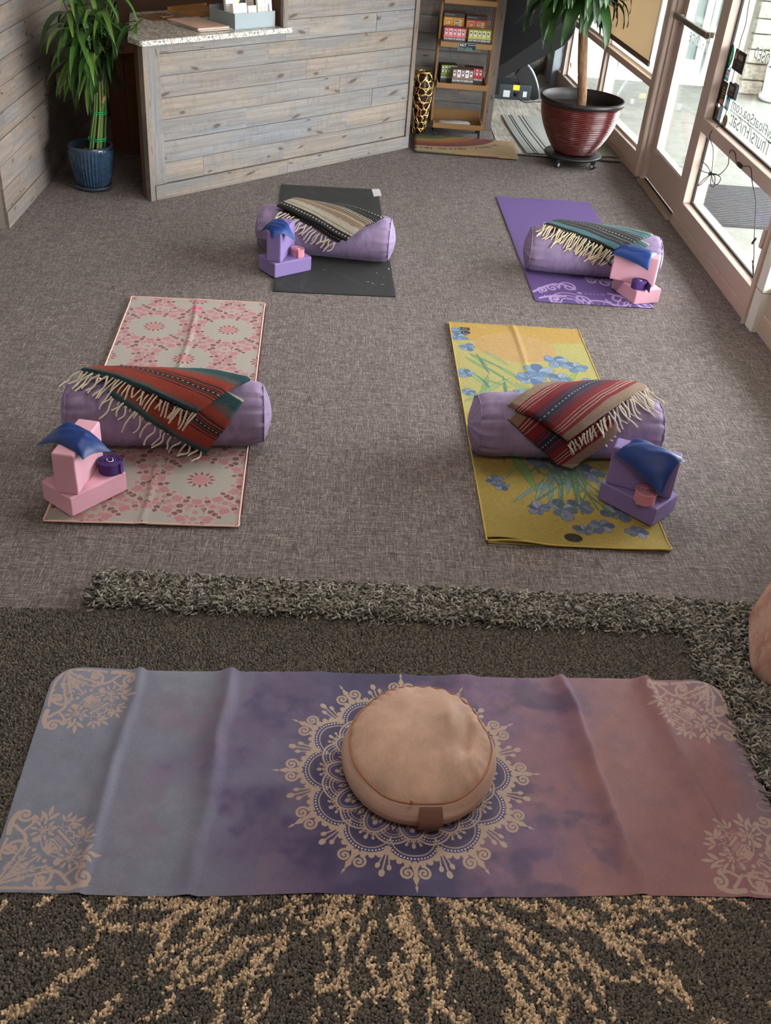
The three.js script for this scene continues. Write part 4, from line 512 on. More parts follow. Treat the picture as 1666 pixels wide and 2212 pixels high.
{ // yellow floral towel (a generic flower print)
  const um = thing('yoga_mat', 'mustard mat edge under the yellow floral towel', 'mat', [0.832, 0, -3.522], 0.006); mesh('sheet', rbox(0.625, 0.005, 1.745, 0.002, 0, 0.003, 0), std(0x96833c, 0.9), um);
  const tx = ctex(canvas(736, 2048, (g, W, H) => {
    const r = rng(41); g.fillStyle = '#b09748'; g.fillRect(0, 0, W, H);
    g.fillStyle = '#bd984e'; g.fillRect(0, 0, W, H * 0.095); g.fillStyle = '#b3aa68'; g.beginPath(); g.moveTo(W * 0.5, H * 0.105); g.lineTo(W, H * 0.09); g.lineTo(W, H * 0.42); g.lineTo(0, H * 0.5); g.lineTo(0, H * 0.11); g.fill();
    g.fillStyle = '#bf9a62'; g.beginPath(); g.ellipse(W * 0.46, H * 0.135, W * 0.30, H * 0.085, 0.1, 0, 7); g.fill();
    const leaf = (x, y, a, L, w, c) => { g.fillStyle = c; g.strokeStyle = '#56705e'; g.lineWidth = 2; g.save(); g.translate(x, y); g.rotate(a); g.beginPath(); g.moveTo(0, 0); g.quadraticCurveTo(L * 0.5, -w, L, 0); g.quadraticCurveTo(L * 0.5, w * 0.7, 0, 0); g.fill(); g.stroke(); g.restore(); };
    const greens = ['#7fa06a', '#6b946e', '#8fae78', '#5a8068', '#94ac5c'];
    for (let i = 0; i < 26; i++) leaf(W * (0.2 + 0.5 * r()), H * (0.3 + 0.36 * r()), PI * (0.3 + 0.45 * r()) * (r() < 0.5 ? 1 : -1), 150 + r() * 260, 16 + r() * 26, greens[i % 5]);
    for (let i = 0; i < 30; i++) leaf(W * (0.25 + 0.5 * r()), H * (0.66 + 0.12 * r()), PI * (0.2 + 0.6 * r()), 110 + r() * 200, 12 + r() * 16, ['#6f8f8a', '#7a93a0', '#5f8070', '#86a08a'][i % 4]);
    for (let i = 0; i < 9; i++) leaf(W * (0.04 + 0.2 * r()), H * (0.12 + 0.2 * r()), 0.4 + r(), 120 + r() * 160, 16 + r() * 16, greens[i % 5]);
    leaf(W * 0.22, H * 0.62, 1.35, 420, 60, '#7d9a52');
    const flower = (x, y, s, pal, rot = r() * 6) => { for (let k = 0; k < 6; k++) { const a = rot + k * 1.05 + (r() - 0.5) * 0.5, L = s * (0.8 + 0.5 * r()); g.fillStyle = pal[k % pal.length]; g.strokeStyle = '#465878'; g.lineWidth = 2.6; g.save(); g.translate(x, y); g.rotate(a); g.beginPath(); g.moveTo(0, 0); g.bezierCurveTo(L * 0.3, -L * 0.5, L * 1.05, -L * 0.45, L, 0); g.bezierCurveTo(L * 1.05, L * 0.42, L * 0.3, L * 0.4, 0, 0); g.fill(); g.stroke(); g.lineWidth = 2; g.beginPath(); g.moveTo(L * 0.15, 0); g.quadraticCurveTo(L * 0.5, L * 0.1, L * 0.85, 0); g.stroke(); g.restore(); } };
    const b1 = ['#6884a8', '#7d98b4', '#56729a', '#94a9bc'], b2 = ['#65728c', '#80889c', '#525f78', '#9c9caa'];
    for (const [x, y, s] of [[0.07, 0.055, 46], [0.05, 0.09, 50], [0.1, 0.15, 40], [0.73, 0.20, 66], [0.86, 0.23, 60], [0.58, 0.27, 74], [0.5, 0.31, 70], [0.72, 0.3, 60], [0.9, 0.32, 50], [0.06, 0.30, 46], [0.05, 0.4, 40], [0.4, 0.40, 60], [0.7, 0.42, 60]]) flower(W * x, H * y, s, b1);
    for (const [x, y, s] of [[0.06, 0.665, 52], [0.1, 0.78, 40], [0.14, 0.8, 34], [0.42, 0.70, 58], [0.55, 0.72, 50], [0.7, 0.735, 62], [0.33, 0.88, 46], [0.47, 0.875, 66], [0.58, 0.86, 50], [0.8, 0.80, 50], [0.78, 0.88, 58], [0.66, 0.93, 48], [0.56, 0.945, 40], [0.85, 0.945, 40]]) flower(W * x, H * y, s, b2);
    g.strokeStyle = '#5c7a58'; g.lineWidth = 7; for (let i = 0; i < 16; i++) { g.beginPath(); g.moveTo(W * (0.4 + 0.25 * r()), H * (0.66 + 0.05 * r())); g.quadraticCurveTo(W * (0.5 + 0.2 * r()), H * 0.8, W * (0.42 + 0.4 * r()), H * (0.82 + 0.08 * r())); g.stroke(); }
    g.fillStyle = '#33281e'; g.beginPath(); g.ellipse(W * 0.48, H * 0.973, 37, 29, 0.1, 0, 7); g.fill(); g.fillRect(W * 0.08, H * 0.028, 52, 36); g.beginPath(); g.ellipse(W * 0.113, H * 0.06, 27, 22, 0, 0, 7); g.fill(); g.fillStyle = '#b9a06a'; g.fillRect(W * 0.09, H * 0.034, 34, 4); g.fillRect(W * 0.09, H * 0.039, 26, 3); g.strokeStyle = '#c9b88a'; g.lineWidth = 3; g.beginPath(); g.arc(W * 0.113, H * 0.06, 12, 0, 4); g.stroke();
    for (let i = 0; i < 5200; i++) { g.strokeStyle = r() < 0.5 ? 'rgba(90,76,30,.13)' : 'rgba(235,222,160,.15)'; g.lineWidth = 2 + r() * 3; const x = r() * W, y = r() * H; g.beginPath(); g.moveTo(x, y); g.lineTo(x + (r() - 0.5) * 40, y + (r() - 0.5) * 40); g.stroke(); } speckle(g, W, H, 50000, 7, 0.05);
  }));
  const hf = (u, v) => 0.0085 * Math.exp(-Math.pow((u - 0.49 - 0.012 * sin(v * 8)) / 0.02, 2)) * sstep(0.55, 0.0, v) * (0.5 + 0.5 * vn(v * 9, 1, 5)) + 0.003 * fbm(u * 5, v * 12, 14) + 0.018 * sstep(0.945, 1, v) * sstep(0.45, 0.06, u) * (0.35 + 0.65 * sin(clamp(u * 2.4) * PI)) + 0.006 * sstep(0.97, 1, v) * sstep(0.7, 1, u);
  const bend = (u, v) => -0.05 * sstep(0.93, 1, v) * sstep(0.3, 0, u) * 0.4;
  const t = thing('yoga_towel', 'yellow towel mat printed with blue flowers and green leaves', 'towel', [0.829, 0, -3.519], 0.0062);
  mesh('cloth', slabG(90, 150, (u, v) => [(u - 0.5) * 0.627, 0.0095 + hf(u, v), (v - 0.5) * 1.75 + bend(u, v)], 0.0035), std(0xffffff, 0.97, { map: tx, ...terry(90, 260) }), t); hem(t, 0.627, 1.75, 0.0095, (u, v) => hf(u, v), std(0xa98f48, 0.9));
}
// ---------- bolsters, blankets, blocks, straps, eye pillows ----------
const BR = 0.12, BL = 0.345;
function drape(u, s, off) {                              // bolster axes: x along, y up, z to the front
  const r = BR + off, sg = s < 0 ? -1 : 1, a = abs(s) / r, am = 1.7, fl0 = 0.014 + off; let f, y, nf, ny;
  if (a < am) { f = sin(a) * r; y = BR + cos(a) * r; nf = sin(a); ny = cos(a); } else { const e = (a - am) * r; f = sin(am) * r + cos(am) * e; y = BR + cos(am) * r - sin(am) * e; nf = sin(am); ny = cos(am); }
  if (y < fl0) { const o = fl0 - y; y = fl0; f += o * 0.8; nf = 0.5; ny = 0.86; }
  return [[u, y, f * sg], [0, ny, nf * sg]];
}
const velTex = dtex(256, 256, (x, y) => { const q = fbm(x / 26, y / 14, 5, 4), k = 226 + 60 * (q - 0.5) + (hash(x, y, 2) - 0.5) * 14; return [k, k, k]; });
const velvet = (hex) => phys(hex, 0.85, { map: (() => { const t = velTex.clone(); t.repeat.set(2, 2); return t; })(), sheen: 1, sheenRoughness: 0.35, sheenColor: new THREE.Color(hex).lerp(new THREE.Color(0xffffff), 0.35) });
function bolster(label, cx, cz, turn, hex, seed, y0) {
  const b = thing('bolster', label, 'bolster', [cx, y0, cz], turn, 'velvet bolsters on the mats'), N = 72, M = 60, vm = velvet(hex);
  const rad = (t, a) => { const e = abs(t), puck = sstep(0.6, 1, e) * (0.0035 * sin(a * 17 + seed) + 0.003 * sin(a * 29 + seed * 2)), wr = 0.004 * (fbm(t * 5 + seed, a * 1.7, seed, 3) - 0.5); return BR * (1 - 0.03 * Math.pow(e, 4) - 0.11 * Math.pow(e, 22)) + puck * 0.8 + wr; };
  const flat = (y) => (y < -BR + 0.012 ? -BR + 0.012 - (-BR + 0.012 - y) * 0.15 : y);
  mesh('cover', gridG(N, M, (u, v) => { const a = -u * 2 * PI, t = v * 2 - 1, q = rad(t, ((a % (2 * PI)) + 4 * PI) % (2 * PI)); return [t * BL, BR + flat(cos(a) * q), sin(a) * q, u * 1, v]; }, true), vm, b);
  for (const s of [-1, 1]) {
    mesh('end_panel', gridG(N, 10, (u, v) => { const a = u * 2 * PI, q = rad(s, a % (2 * PI)) * (1 - v); return [s * (BL + 0.03 * sin(v * PI / 2) + 0.002 * sin(a * 13 + seed) * (1 - v)), BR + flat(cos(a) * q), sin(a) * q, u, v]; }, true), vm, b);
    const pts = []; for (let i = 0; i < 40; i++) { const a = i / 40 * 2 * PI, q = rad(s, a) + 0.001; pts.push([s * BL, BR + flat(cos(a) * q), sin(a) * q]); } mesh('piping', tube(pts, 0.0032, 120, 6, true), vm, b);
  }
  return b;
}
function blanketTex(bands, seed) {                       // bands: [position 0..1, colour] stripes run along u
  return dtex(384, 512, (x, y) => {
    const b = y / 512 + (vn(x / 60, y / 40, seed) - 0.5) * 0.012; let i = 0; while (i < bands.length - 1 && bands[i + 1][0] <= b) i++;
    let c = bands[i][1]; const n = bands[min(i + 1, bands.length - 1)], soft = bands[i][2]; if (soft) { const f = (b - bands[i][0]) / (n[0] - bands[i][0]); if (vn(x / 14, y / 3, seed + 4) * 0.5 + hash(x >> 2, y >> 1, seed) * 0.5 < f) c = n[1]; }
    if (bands[i][3]) c = (x >> 3) % 2 ? c : [20, 20, 22];
    const k = 0.74 + 0.34 * hash(x >> 1, y >> 1, seed + 1) + 0.12 * sin(y * 1.9); return [c[0] * k, c[1] * k, c[2] * k];
  });
}
function quadF(A, B, C, D, seed, w = 0.008) { return (a, b) => { const P = [0, 1].map((k) => (A[k] * (1 - a) + B[k] * a) * (1 - b) + (D[k] * (1 - a) + C[k] * a) * b); P[0] += (fbm(a * 4 + seed, b * 4, seed, 2) - 0.5) * w; P[1] += (fbm(a * 4 + 9, b * 4 + seed, seed + 3, 2) - 0.5) * w; return P; }; }
function blanket(label, cx, cz, turn, y0, bands, layers, seed, fringeHex = 0xcfc4b2) {
  const t = thing('blanket', label, 'blanket', [cx, y0, cz], turn, 'woven blankets over the bolsters'), r = rng(seed), mat = std(0xffffff, 0.97, { map: blanketTex(bands, seed), bumpMap: grain(50, 50), bumpScale: 0.002 }), fm = std(fringeHex, 0.95);
  for (const { q, off, th, name, fringe, wr = 0.006, lift = 0 } of layers) {
    const F = quadF(...q, seed), hgt = (a, b) => off + th + wr * (fbm(a * 6 + seed, b * 5, seed + 7, 3) - 0.35) + lift * sin(PI * clamp(b * 1.2)) * (0.4 + 0.6 * vn(a * 3, b * 2, seed)) ;
    const pos = (a, b) => { const [u, s] = F(a, b); return drape(u, s, hgt(a, b)); };
    mesh(name, slabG(48, 40, (a, b) => pos(a, b)[0], th * 0.92, (a, b) => pos(a, b)[1], 0.4), mat, t);
    if (fringe) for (let i = 0; i < fringe; i++) {
      const a = (i + 0.3 + 0.4 * r()) / fringe, p = F(a, 0.005), k = F(a, 0.12); let dx = p[0] - k[0], ds = p[1] - k[1]; const L = hyp(dx, ds) || 1, len = 0.045 + r() * 0.04, lat = (r() - 0.5) * 0.9; dx = dx / L + lat * 0.5; ds = ds / L * 0.9 + 0.25; const pts = []; let ph = r() * 6;
      for (let j = 0; j < 6; j++) { const e = j / 5; pts.push(drape(p[0] + dx * len * e + 0.006 * sin(ph + e * 5), p[1] + ds * len * e + 0.004 * sin(ph * 2 + e * 6), max(0.004, (off + th * 0.6) * (1 - e * 1.4)) + 0.006 * sin(PI * e) * r() + 0.001)[0]); }
      mesh('tassel', tube(pts, 0.003 + 0.001 * r(), 12, 5), fm, t);
    }
  }
  return t;
}
const foam = {}; const foamM = (hex) => foam[hex] ??= std(hex, 0.75, { bumpMap: grain(3, 3), bumpScale: 0.0004 });
const blockG = rbox(0.229, 0.076, 0.152, 0.007, 0, 0, 0, 2), blockUpG = rbox(0.229, 0.152, 0.076, 0.007, 0, 0, 0, 2);
function block(label, x, y, z, deg, hex, up) { const m = mesh('yoga_block', up ? blockUpG : blockG, foamM(hex)); m.position.set(x, y + (up ? 0.076 : 0.038), z); m.rotation.y = deg * PI / 180; return tag(m, label, 'yoga block', 'foam yoga blocks'); }
function strap(label, x, y, z, hex, R, tail, seed) {
  const t = thing('yoga_strap', label, 'strap', [x, y, z], 0, 'rolled yoga straps'), th = 0.0028, H = 0.04, turns = floor_((R - 0.009) / 0.0056), N = turns * 30, P = [], I = [], m = std(hex, 0.85, { bumpMap: grain(10, 4), bumpScale: 0.0006 });
  const path = []; for (let i = 0; i <= N; i++) { const a = i / 30 * 2 * PI + seed, q = 0.009 + (R - 0.009) * i / N; path.push([cos(a) * q, sin(a) * q, cos(a), sin(a)]); }
  if (tail) { const [px, pz, nx, nz] = path[N]; for (let k = 1; k <= 6; k++) { const e = k / 6 * tail; path.push([px - nz * e + nx * e * 0.25, pz + nx * e + nz * e * 0.25, nx, nz]); } }
  path.forEach(([px, pz, nx, nz], i) => { const up = 0.002 * sin(i * 0.21); for (const [o, h] of [[0, 0], [th, 0], [th, H], [0, H]]) P.push(px - nx * o, h + (h ? up : 0), pz - nz * o); });
  for (let i = 0; i + 1 < path.length; i++) for (let k = 0; k < 4; k++) { const a = i * 4 + k, b = i * 4 + (k + 1) % 4, c = a + 4, d = b + 4; I.push(a, b, d, a, d, c); }
  let g = new THREE.BufferGeometry(); g.setAttribute('position', new THREE.Float32BufferAttribute(P, 3)); g.setIndex(I); g = g.toNonIndexed(); g.computeVertexNormals(); const uv = new Float32Array(g.attributes.position.count * 2); for (let i = 0; i < uv.length / 2; i++) { uv[i * 2] = g.attributes.position.getX(i) * 20; uv[i * 2 + 1] = g.attributes.position.getY(i) * 20; } g.setAttribute('uv', new THREE.BufferAttribute(uv, 2));
  mesh('webbing', g, m, t);
  for (const s of [0, 1]) mesh('ring', new THREE.TorusGeometry(0.0105, 0.0016, 6, 20, PI * 1.2).rotateX(PI / 2 + 0.4).rotateY(s).translate(0, H + 0.001 + s * 0.003, 0), std(0xc9c9c9, 0.25, { metalness: 1 }), t);
  return t;
}
const satinM = phys(0x14306c, 0.46, { sheen: 0.25, sheenColor: new THREE.Color(0x3a68c0), sheenRoughness: 0.4, specularIntensity: 0.6 });
function eyePillow(label, x, yTop, z, deg, blockDeg, bx, bz, L = 0.21, W = 0.115, drop = 1.1, seed = 1) {
  const an = deg * PI / 180, bn = blockDeg * PI / 180; const surf = (top) => gridG(32, 22, (u, v) => {
    const a = u * 2 - 1, b = v * 2 - 1, px = a * L / 2 * (1 - 0.10 * (1 - b * b) * a * a), pz = b * W / 2 * (1 - 0.10 * (1 - a * a) * b * b);
    const wx = px * cos(an) + pz * sin(an) + x - bx, wz = -px * sin(an) + pz * cos(an) + z - bz, lx = wx * cos(bn) - wz * sin(bn), lz = wx * sin(bn) + wz * cos(bn);
    const dz = max(0, abs(lz) - 0.034), dx = max(0, abs(lx) - 0.11); let y = -drop * (Math.sqrt(dz * dz + 0.0002) - 0.0141) - drop * (Math.sqrt(dx * dx + 0.0002) - 0.0141);
    const th = Math.pow(clamp(1 - Math.pow(abs(a), 3)), 0.55) * Math.pow(clamp(1 - Math.pow(abs(b), 3)), 0.55), wr = 0.006 * (fbm(a * 2.5 + seed, b * 2.5, seed, 3) - 0.5) * th + 0.002 * sin(a * 9 + b * 7 + seed) * th;
    y += top ? 0.024 * th + wr : -0.0 * th; if (!top) y += 0.0008; return [px * cos(an) + pz * sin(an), y, -px * sin(an) + pz * cos(an)];
  });
  const t = mesh('eye_pillow', mergeGeometries([surf(true), surf(false)]), satinM); t.position.set(x, yTop + 0.0012, z); return tag(t, label, 'eye pillow', 'blue satin eye pillows');
}
const PINK = 0xd8a0b0, PURP = 0x7e6a9e, VEL = 0x9480a2, ROSE = 0xcf8496, VIOLET = 0x50307a;
const W0 = [205, 196, 180];
// near left set
{
  const c = [-0.615, -3.17], tn = Math.atan2(0.08, 0.71), y = 0.012;
  bolster('purple velvet bolster under the orange and teal striped blanket', ...c, tn, VEL, 1, y);
  const TE = [38, 92, 96], OR = [186, 68, 44], BK = [26, 22, 22], GR = [110, 96, 92], R2 = [158, 58, 46];
  const bands = [[0, W0], [0.035, TE], [0.15, TE, 1], [0.27, GR, 1], [0.36, OR], [0.46, R2], [0.49, BK], [0.51, OR], [0.54, BK], [0.555, R2], [0.575, BK], [0.59, W0, 0, 1], [0.605, BK], [0.625, R2], [0.645, BK], [0.66, OR], [0.69, BK], [0.705, OR], [0.86, OR, 1], [0.93, GR, 1], [0.975, TE]];
  blanket('orange and teal striped fringed blanket over the bolster on the pink star towel', ...c, tn, y, bands, [
    { name: 'lower_fold', q: [[-0.20, 0.07], [0.135, 0.315], [0.275, 0.10], [-0.02, -0.12]], off: 0.002, th: 0.012, fringe: 16 },
    { name: 'upper_fold', q: [[-0.30, -0.035], [0.11, 0.175], [0.305, 0.025], [-0.13, -0.17]], off: 0.016, th: 0.026, fringe: 34, lift: 0.006 }], 3);
  const lo = [-0.8325, -2.79], up = [-0.843, -2.79];
  block('pink foam block lying flat at the corner of the pink star towel', lo[0], 0.0142, lo[1], 50.4, PINK, false);
  block('pink foam block on edge on the pink star towel stack', up[0], 0.0904, up[1], 81.5, PINK, true);
  strap('purple rolled strap on the flat pink block of the star towel', -0.752, 0.0905, -2.832, VIOLET, 0.044, 0.0, 0.5);
  eyePillow('blue satin eye pillow on the block at the pink star towel', -0.852, 0.2426, -2.782, -34, 81.5, ...up, 0.225, 0.12, 0.55, 2);
}
// near right set
{
  const c = [0.864, -3.24], tn = Math.atan2(0.045, 0.715), y = 0.013;
  bolster('purple velvet bolster under the red plaid blanket', ...c, tn, VEL, 2, y);
  const RD = [158, 24, 36], NV = [38, 48, 84], TN = [178, 146, 124], WH = [206, 180, 168];
  const bands = [[0, W0], [0.03, TN], [0.14, RD], [0.165, WH], [0.18, RD], [0.2, WH], [0.215, RD], [0.25, WH], [0.26, RD], [0.37, NV], [0.385, RD], [0.40, NV], [0.42, RD], [0.44, NV], [0.49, W0, 0, 1], [0.505, NV], [0.56, RD], [0.58, NV], [0.6, RD], [0.62, NV], [0.635, RD], [0.72, WH], [0.73, RD], [0.76, WH], [0.775, RD], [0.80, WH], [0.815, RD], [0.87, TN]];
  blanket('red plaid fringed blanket over the bolster on the yellow towel', ...c, tn, y, bands, [
    { name: 'lower_fold', q: [[0.16, 0.16], [0.005, 0.35], [-0.255, 0.125], [-0.05, -0.1]], off: 0.002, th: 0.014 },
    { name: 'upper_fold', q: [[0.30, -0.04], [-0.035, 0.24], [-0.262, 0.10], [0.06, -0.19]], off: 0.018, th: 0.028, fringe: 36, lift: 0.016 }], 5, 0xd2c7b6);
  const lo = [1.0815, -2.905], up = [1.079, -2.911];
  block('purple foam block lying flat on the yellow floral towel', lo[0], 0.0145, lo[1], -45, PURP, false);
  block('purple foam block on edge on the yellow floral towel stack', up[0], 0.0907, up[1], -21.7, PURP, true);
  strap('pink rolled strap on the block of the yellow floral towel', 1.077, 0.0908, -2.826, ROSE, 0.041, 0.012, 2.2);
  eyePillow('blue satin eye pillow hanging over the block on the yellow floral towel', 1.078, 0.2429, -2.876, -42, -21.7, ...up, 0.2, 0.13, 1.15, 5);
}
// far left set
{
  const c = [-0.112, -5.17], tn = Math.atan2(-0.066, 0.688), y = 0.0075;
  bolster('purple velvet bolster on the black mat', ...c, tn, VEL, 3, y);
  const BK = [34, 33, 33], TN = [150, 124, 100], WH = [196, 184, 166], DG = [62, 58, 54];
  const bands = [[0, BK], [0.04, WH, 0, 1], [0.06, BK], [0.16, DG], [0.18, BK], [0.28, WH], [0.3, BK], [0.33, WH], [0.355, DG], [0.38, TN], [0.43, BK], [0.445, TN], [0.5, WH], [0.52, TN], [0.6, TN, 1], [0.7, WH], [0.78, TN], [0.8, WH], [0.86, BK], [0.9, WH, 0, 1], [0.93, BK]];
  blanket('black and tan striped blanket over the bolster on the black mat', ...c, tn, y, bands, [
    { name: 'lower_fold', q: [[-0.225, 0.06], [0.085, 0.205], [0.27, 0.07], [-0.05, -0.09]], off: 0.002, th: 0.01, fringe: 22 },
    { name: 'upper_fold', q: [[-0.255, 0.055], [0.126, 0.225], [0.305, 0.065], [-0.075, -0.12]], off: 0.013, th: 0.024, lift: 0.012 }], 8);
  const lo = [-0.309, -4.9285], up = [-0.332, -4.935];
  block('purple foam block lying flat on the black mat', lo[0], 0.0072, lo[1], 38, PURP, false);
  block('purple foam block on edge on the black mat stack', up[0], 0.0833, up[1], 75.4, PURP, true);
  strap('pink rolled strap on the purple block of the black mat', -0.247, 0.0834, -4.937, ROSE, 0.037, 0.008, 1.2);
  eyePillow('blue satin eye pillow on the purple block of the black mat', -0.347, 0.2355, -4.905, -66, 75.4, ...up, 0.2, 0.13, 0.8, 7);
}
// far right set
{
  const c = [1.326, -5.144], tn = Math.atan2(-0.039, 0.71), y = 0.0075;
  bolster('purple velvet bolster on the scroll-printed purple mat', ...c, tn, VEL, 4, y);
  const TE = [84, 128, 134], DK = [46, 48, 48], WH = [186, 186, 178], GR = [86, 92, 90];
  const bands = [[0, W0], [0.04, TE], [0.12, DK], [0.14, TE], [0.2, GR], [0.22, TE], [0.3, DK], [0.34, WH], [0.35, DK], [0.42, GR], [0.45, DK], [0.52, WH, 0, 1], [0.54, DK], [0.62, WH], [0.63, DK], [0.72, GR], [0.76, DK], [0.82, TE], [0.95, DK]];
  blanket('charcoal and teal striped blanket over the bolster on the purple mat', ...c, tn, y, bands, [
    { name: 'lower_fold', q: [[-0.2, 0.06], [0.10, 0.235], [0.27, 0.09], [-0.05, -0.09]], off: 0.002, th: 0.01, wr: 0.004 },
    { name: 'upper_fold', q: [[-0.295, 0.03], [0.10, 0.175], [0.285, 0.045], [-0.11, -0.11]], off: 0.013, th: 0.02, fringe: 40, lift: 0.008 }], 12, 0xcdbf9f);
  const lo = [1.5225, -4.89], up = [1.495, -4.894];
  block('pink foam block lying flat on the purple mat', lo[0], 0.0072, lo[1], -70.9, PINK, false);
  block('pink foam block on edge on the purple mat stack', up[0], 0.0833, up[1], -21.2, PINK, true);
  strap('purple rolled strap with loose end on the block of the purple mat', 1.507, 0.0834, -4.803, VIOLET, 0.042, 0.05, 0.2);
  eyePillow('blue satin eye pillow on the block of the purple mat', 1.474, 0.2355, -4.885, -33, -21.2, ...up, 0.21, 0.13, 0.9, 9);
}
// ---------- rugs in the foreground ----------
const RUGC = [0.08, -1.62], inMat = (x, z, m) => { const dx = x - 0.207, dz = z + 1.635, c = cos(0.0303), s = sin(0.0303), lx = dx * c - dz * s, lz = dx * s + dz * c; return abs(lx) < 0.915 - m && abs(lz) < 0.34 - m; };
const tmpM = new THREE.Matrix4(), tmpQ = new THREE.Quaternion(), tmpE = new THREE.Euler(), tmpC = new THREE.Color();
function instanced(name, geo, mat, list, parent) { const m = new THREE.InstancedMesh(geo, mat, list.length); m.name = name; m.castShadow = m.receiveShadow = true; list.forEach(([p, e, s, c], i) => { tmpQ.setFromEuler(tmpE.set(...e)); tmpM.compose(V(...p), tmpQ, V(...s)); m.setMatrixAt(i, tmpM); m.setColorAt(i, tmpC.setRGB(c[0] / 255, c[1] / 255, c[2] / 255, THREE.SRGBColorSpace)); }); m.userData.kind = 'stuff'; parent.add(m); return m; }
{ // shag rug under the dark rug
  const t = thing('shag_rug', 'thick pale grey shag rug under the dark patterned rug', 'rug', [0, 0, 0]);
  mesh('backing', box2(-0.68, 1.75, 0.0005, 0.0045, -2.33, -1.0), std(0x3a352f, 1), t);
  const r = rng(70), L = []; const g = tube([[0, -0.002, 0], [0.001, 0.012, 0.001], [0.006, 0.024, 0.002], [0.012, 0.031, 0.008], [0.012, 0.03, 0.016]], 0.0023, 9, 5); const pal = [[126, 122, 114], [96, 92, 86], [156, 152, 144], [68, 64, 59], [124, 116, 104]];
  const add = (x, z) => { if (inMat(x, z, -0.006)) return; const s = 0.8 + r() * 0.6, c = pal[floor_(r() * 5)]; L.push([[x, 0.004 + r() * 0.006, z], [(r() - 0.5) * 1.1, r() * 6.3, (r() - 0.5) * 1.1], [s, s, s], c]); };
  for (let i = 0; i < 26000; i++) { const x = -0.69 + r() * 1.82, z = -2.345 + r() * 0.12; const e = 0.012 * vn(x * 9, 3, 4); if (x < -0.66 + 0.03 * r() && r() < 0.5) continue; add(x, z + e); }
  for (let i = 0; i < 26000; i++) { const x = 1.08 + r() * 0.5, z = -2.34 + r() * 1.15; add(x, z); }
  instanced('pile', g, std(0xffffff, 0.95), L, t);
}
{ // dark patterned rug
  const t = thing('patterned_rug', 'dark grey tufted rug with ragged beige pattern', 'rug', [0, 0, 0]);
  const far = (x) => -2.195 - (x + 0.94) * 0.036 + 0.006 * sin(x * 5), right = (z) => 1.096 + 0.015 * (z + 2.27);
  const bk = new THREE.Shape(); bk.moveTo(-1.3, 2.18); for (let i = 0; i <= 20; i++) { const x = -1.3 + 2.395 * i / 20; bk.lineTo(x, -far(x) - 0.004); } bk.lineTo(right(-1.2) - 0.004, 0.75); bk.lineTo(-1.3, 0.75); mesh('backing', new THREE.ExtrudeGeometry(bk, { depth: 0.005, bevelEnabled: false }).rotateX(-PI / 2).translate(0, 0.012, 0), std(0x211d19, 1), t);
  const r = rng(71), L = [], g = new THREE.IcosahedronGeometry(1, 1); const st = 0.0053, PS = 500, PX = -1.15, PZ = -2.35;   // ragged beige yarn drawn as strokes, read per tuft
  const pc = canvas(1160, 740, (q, W, H) => {
    q.fillStyle = '#000'; q.fillRect(0, 0, W, H); q.fillStyle = '#fff'; const cx = 0.2, cz = -1.42;
    const dab = (x, z, s) => { q.beginPath(); q.ellipse((x - PX) * PS, (z - PZ) * PS, s * PS * (0.7 + 0.7 * r()), s * PS * (0.5 + 0.5 * r()), r() * 3, 0, 7); q.fill(); };
    for (let i = 0; i < 520; i++) {
      const an = r() * 2 * PI, up = sin(an) < 0, r0 = 0.12 + r() * (up ? 0.42 : 0.62); if (up && r() < 0.72) continue; let x = cx + cos(an) * r0 * 1.25, z = cz + sin(an) * r0 * 0.9, dir = an + (r() - 0.5) * 0.9; const len = 0.05 + r() * 0.16, w = 0.006 + 0.006 * r(); if (r0 > 0.5 && r() < 0.35) continue;
      for (let d = 0; d < len; d += 0.006) { dir += (r() - 0.5) * 0.5; x += cos(dir) * 0.006; z += sin(dir) * 0.0055; if (r() < 0.72) dab(x + (r() - 0.5) * 0.008, z + (r() - 0.5) * 0.008, w * (1 - 0.5 * d / len)); }
    }
    for (let i = 0; i < 260; i++) { const a = r() * 6.28, d = r() * 0.9; dab(cx + cos(a) * d, cz + abs(sin(a)) * d * 0.7, 0.004); }
  }), pd = pc.getContext('2d').getImageData(0, 0, 1160, 740).data;
  for (let z = -2.3; z < -0.9; z += st) for (let x = -1.12; x < 1.12; x += st) {
    const X = x + (r() - 0.5) * st * 1.1, Z = z + (r() - 0.5) * st * 1.1; if (Z < far(X) || X > right(Z) || inMat(X, Z, 0.03)) continue; if (Z > -1.35 && abs(X) > 1.05) continue;
    const be = pd[4 * (clamp(floor_((Z - PZ) * PS), 0, 739) * 1160 + clamp(floor_((X - PX) * PS), 0, 1159))] > 100;
    const k = 0.75 + 0.5 * r(), c = be ? [186 * k, 163 * k, 136 * k] : [92 * k, 86 * k, 79 * k], a = 0.0034 + 0.0012 * r();
    L.push([[X, 0.0185 + 0.003 * r() + (be ? 0.0015 : 0), Z], [(r() - 0.5) * 1.2, r() * 6.3, (r() - 0.5) * 1.2], [a, 0.0062 + 0.0025 * r(), a * 0.8], c]);
  }
  instanced('pile', g, std(0xffffff, 0.95), L, t);
}
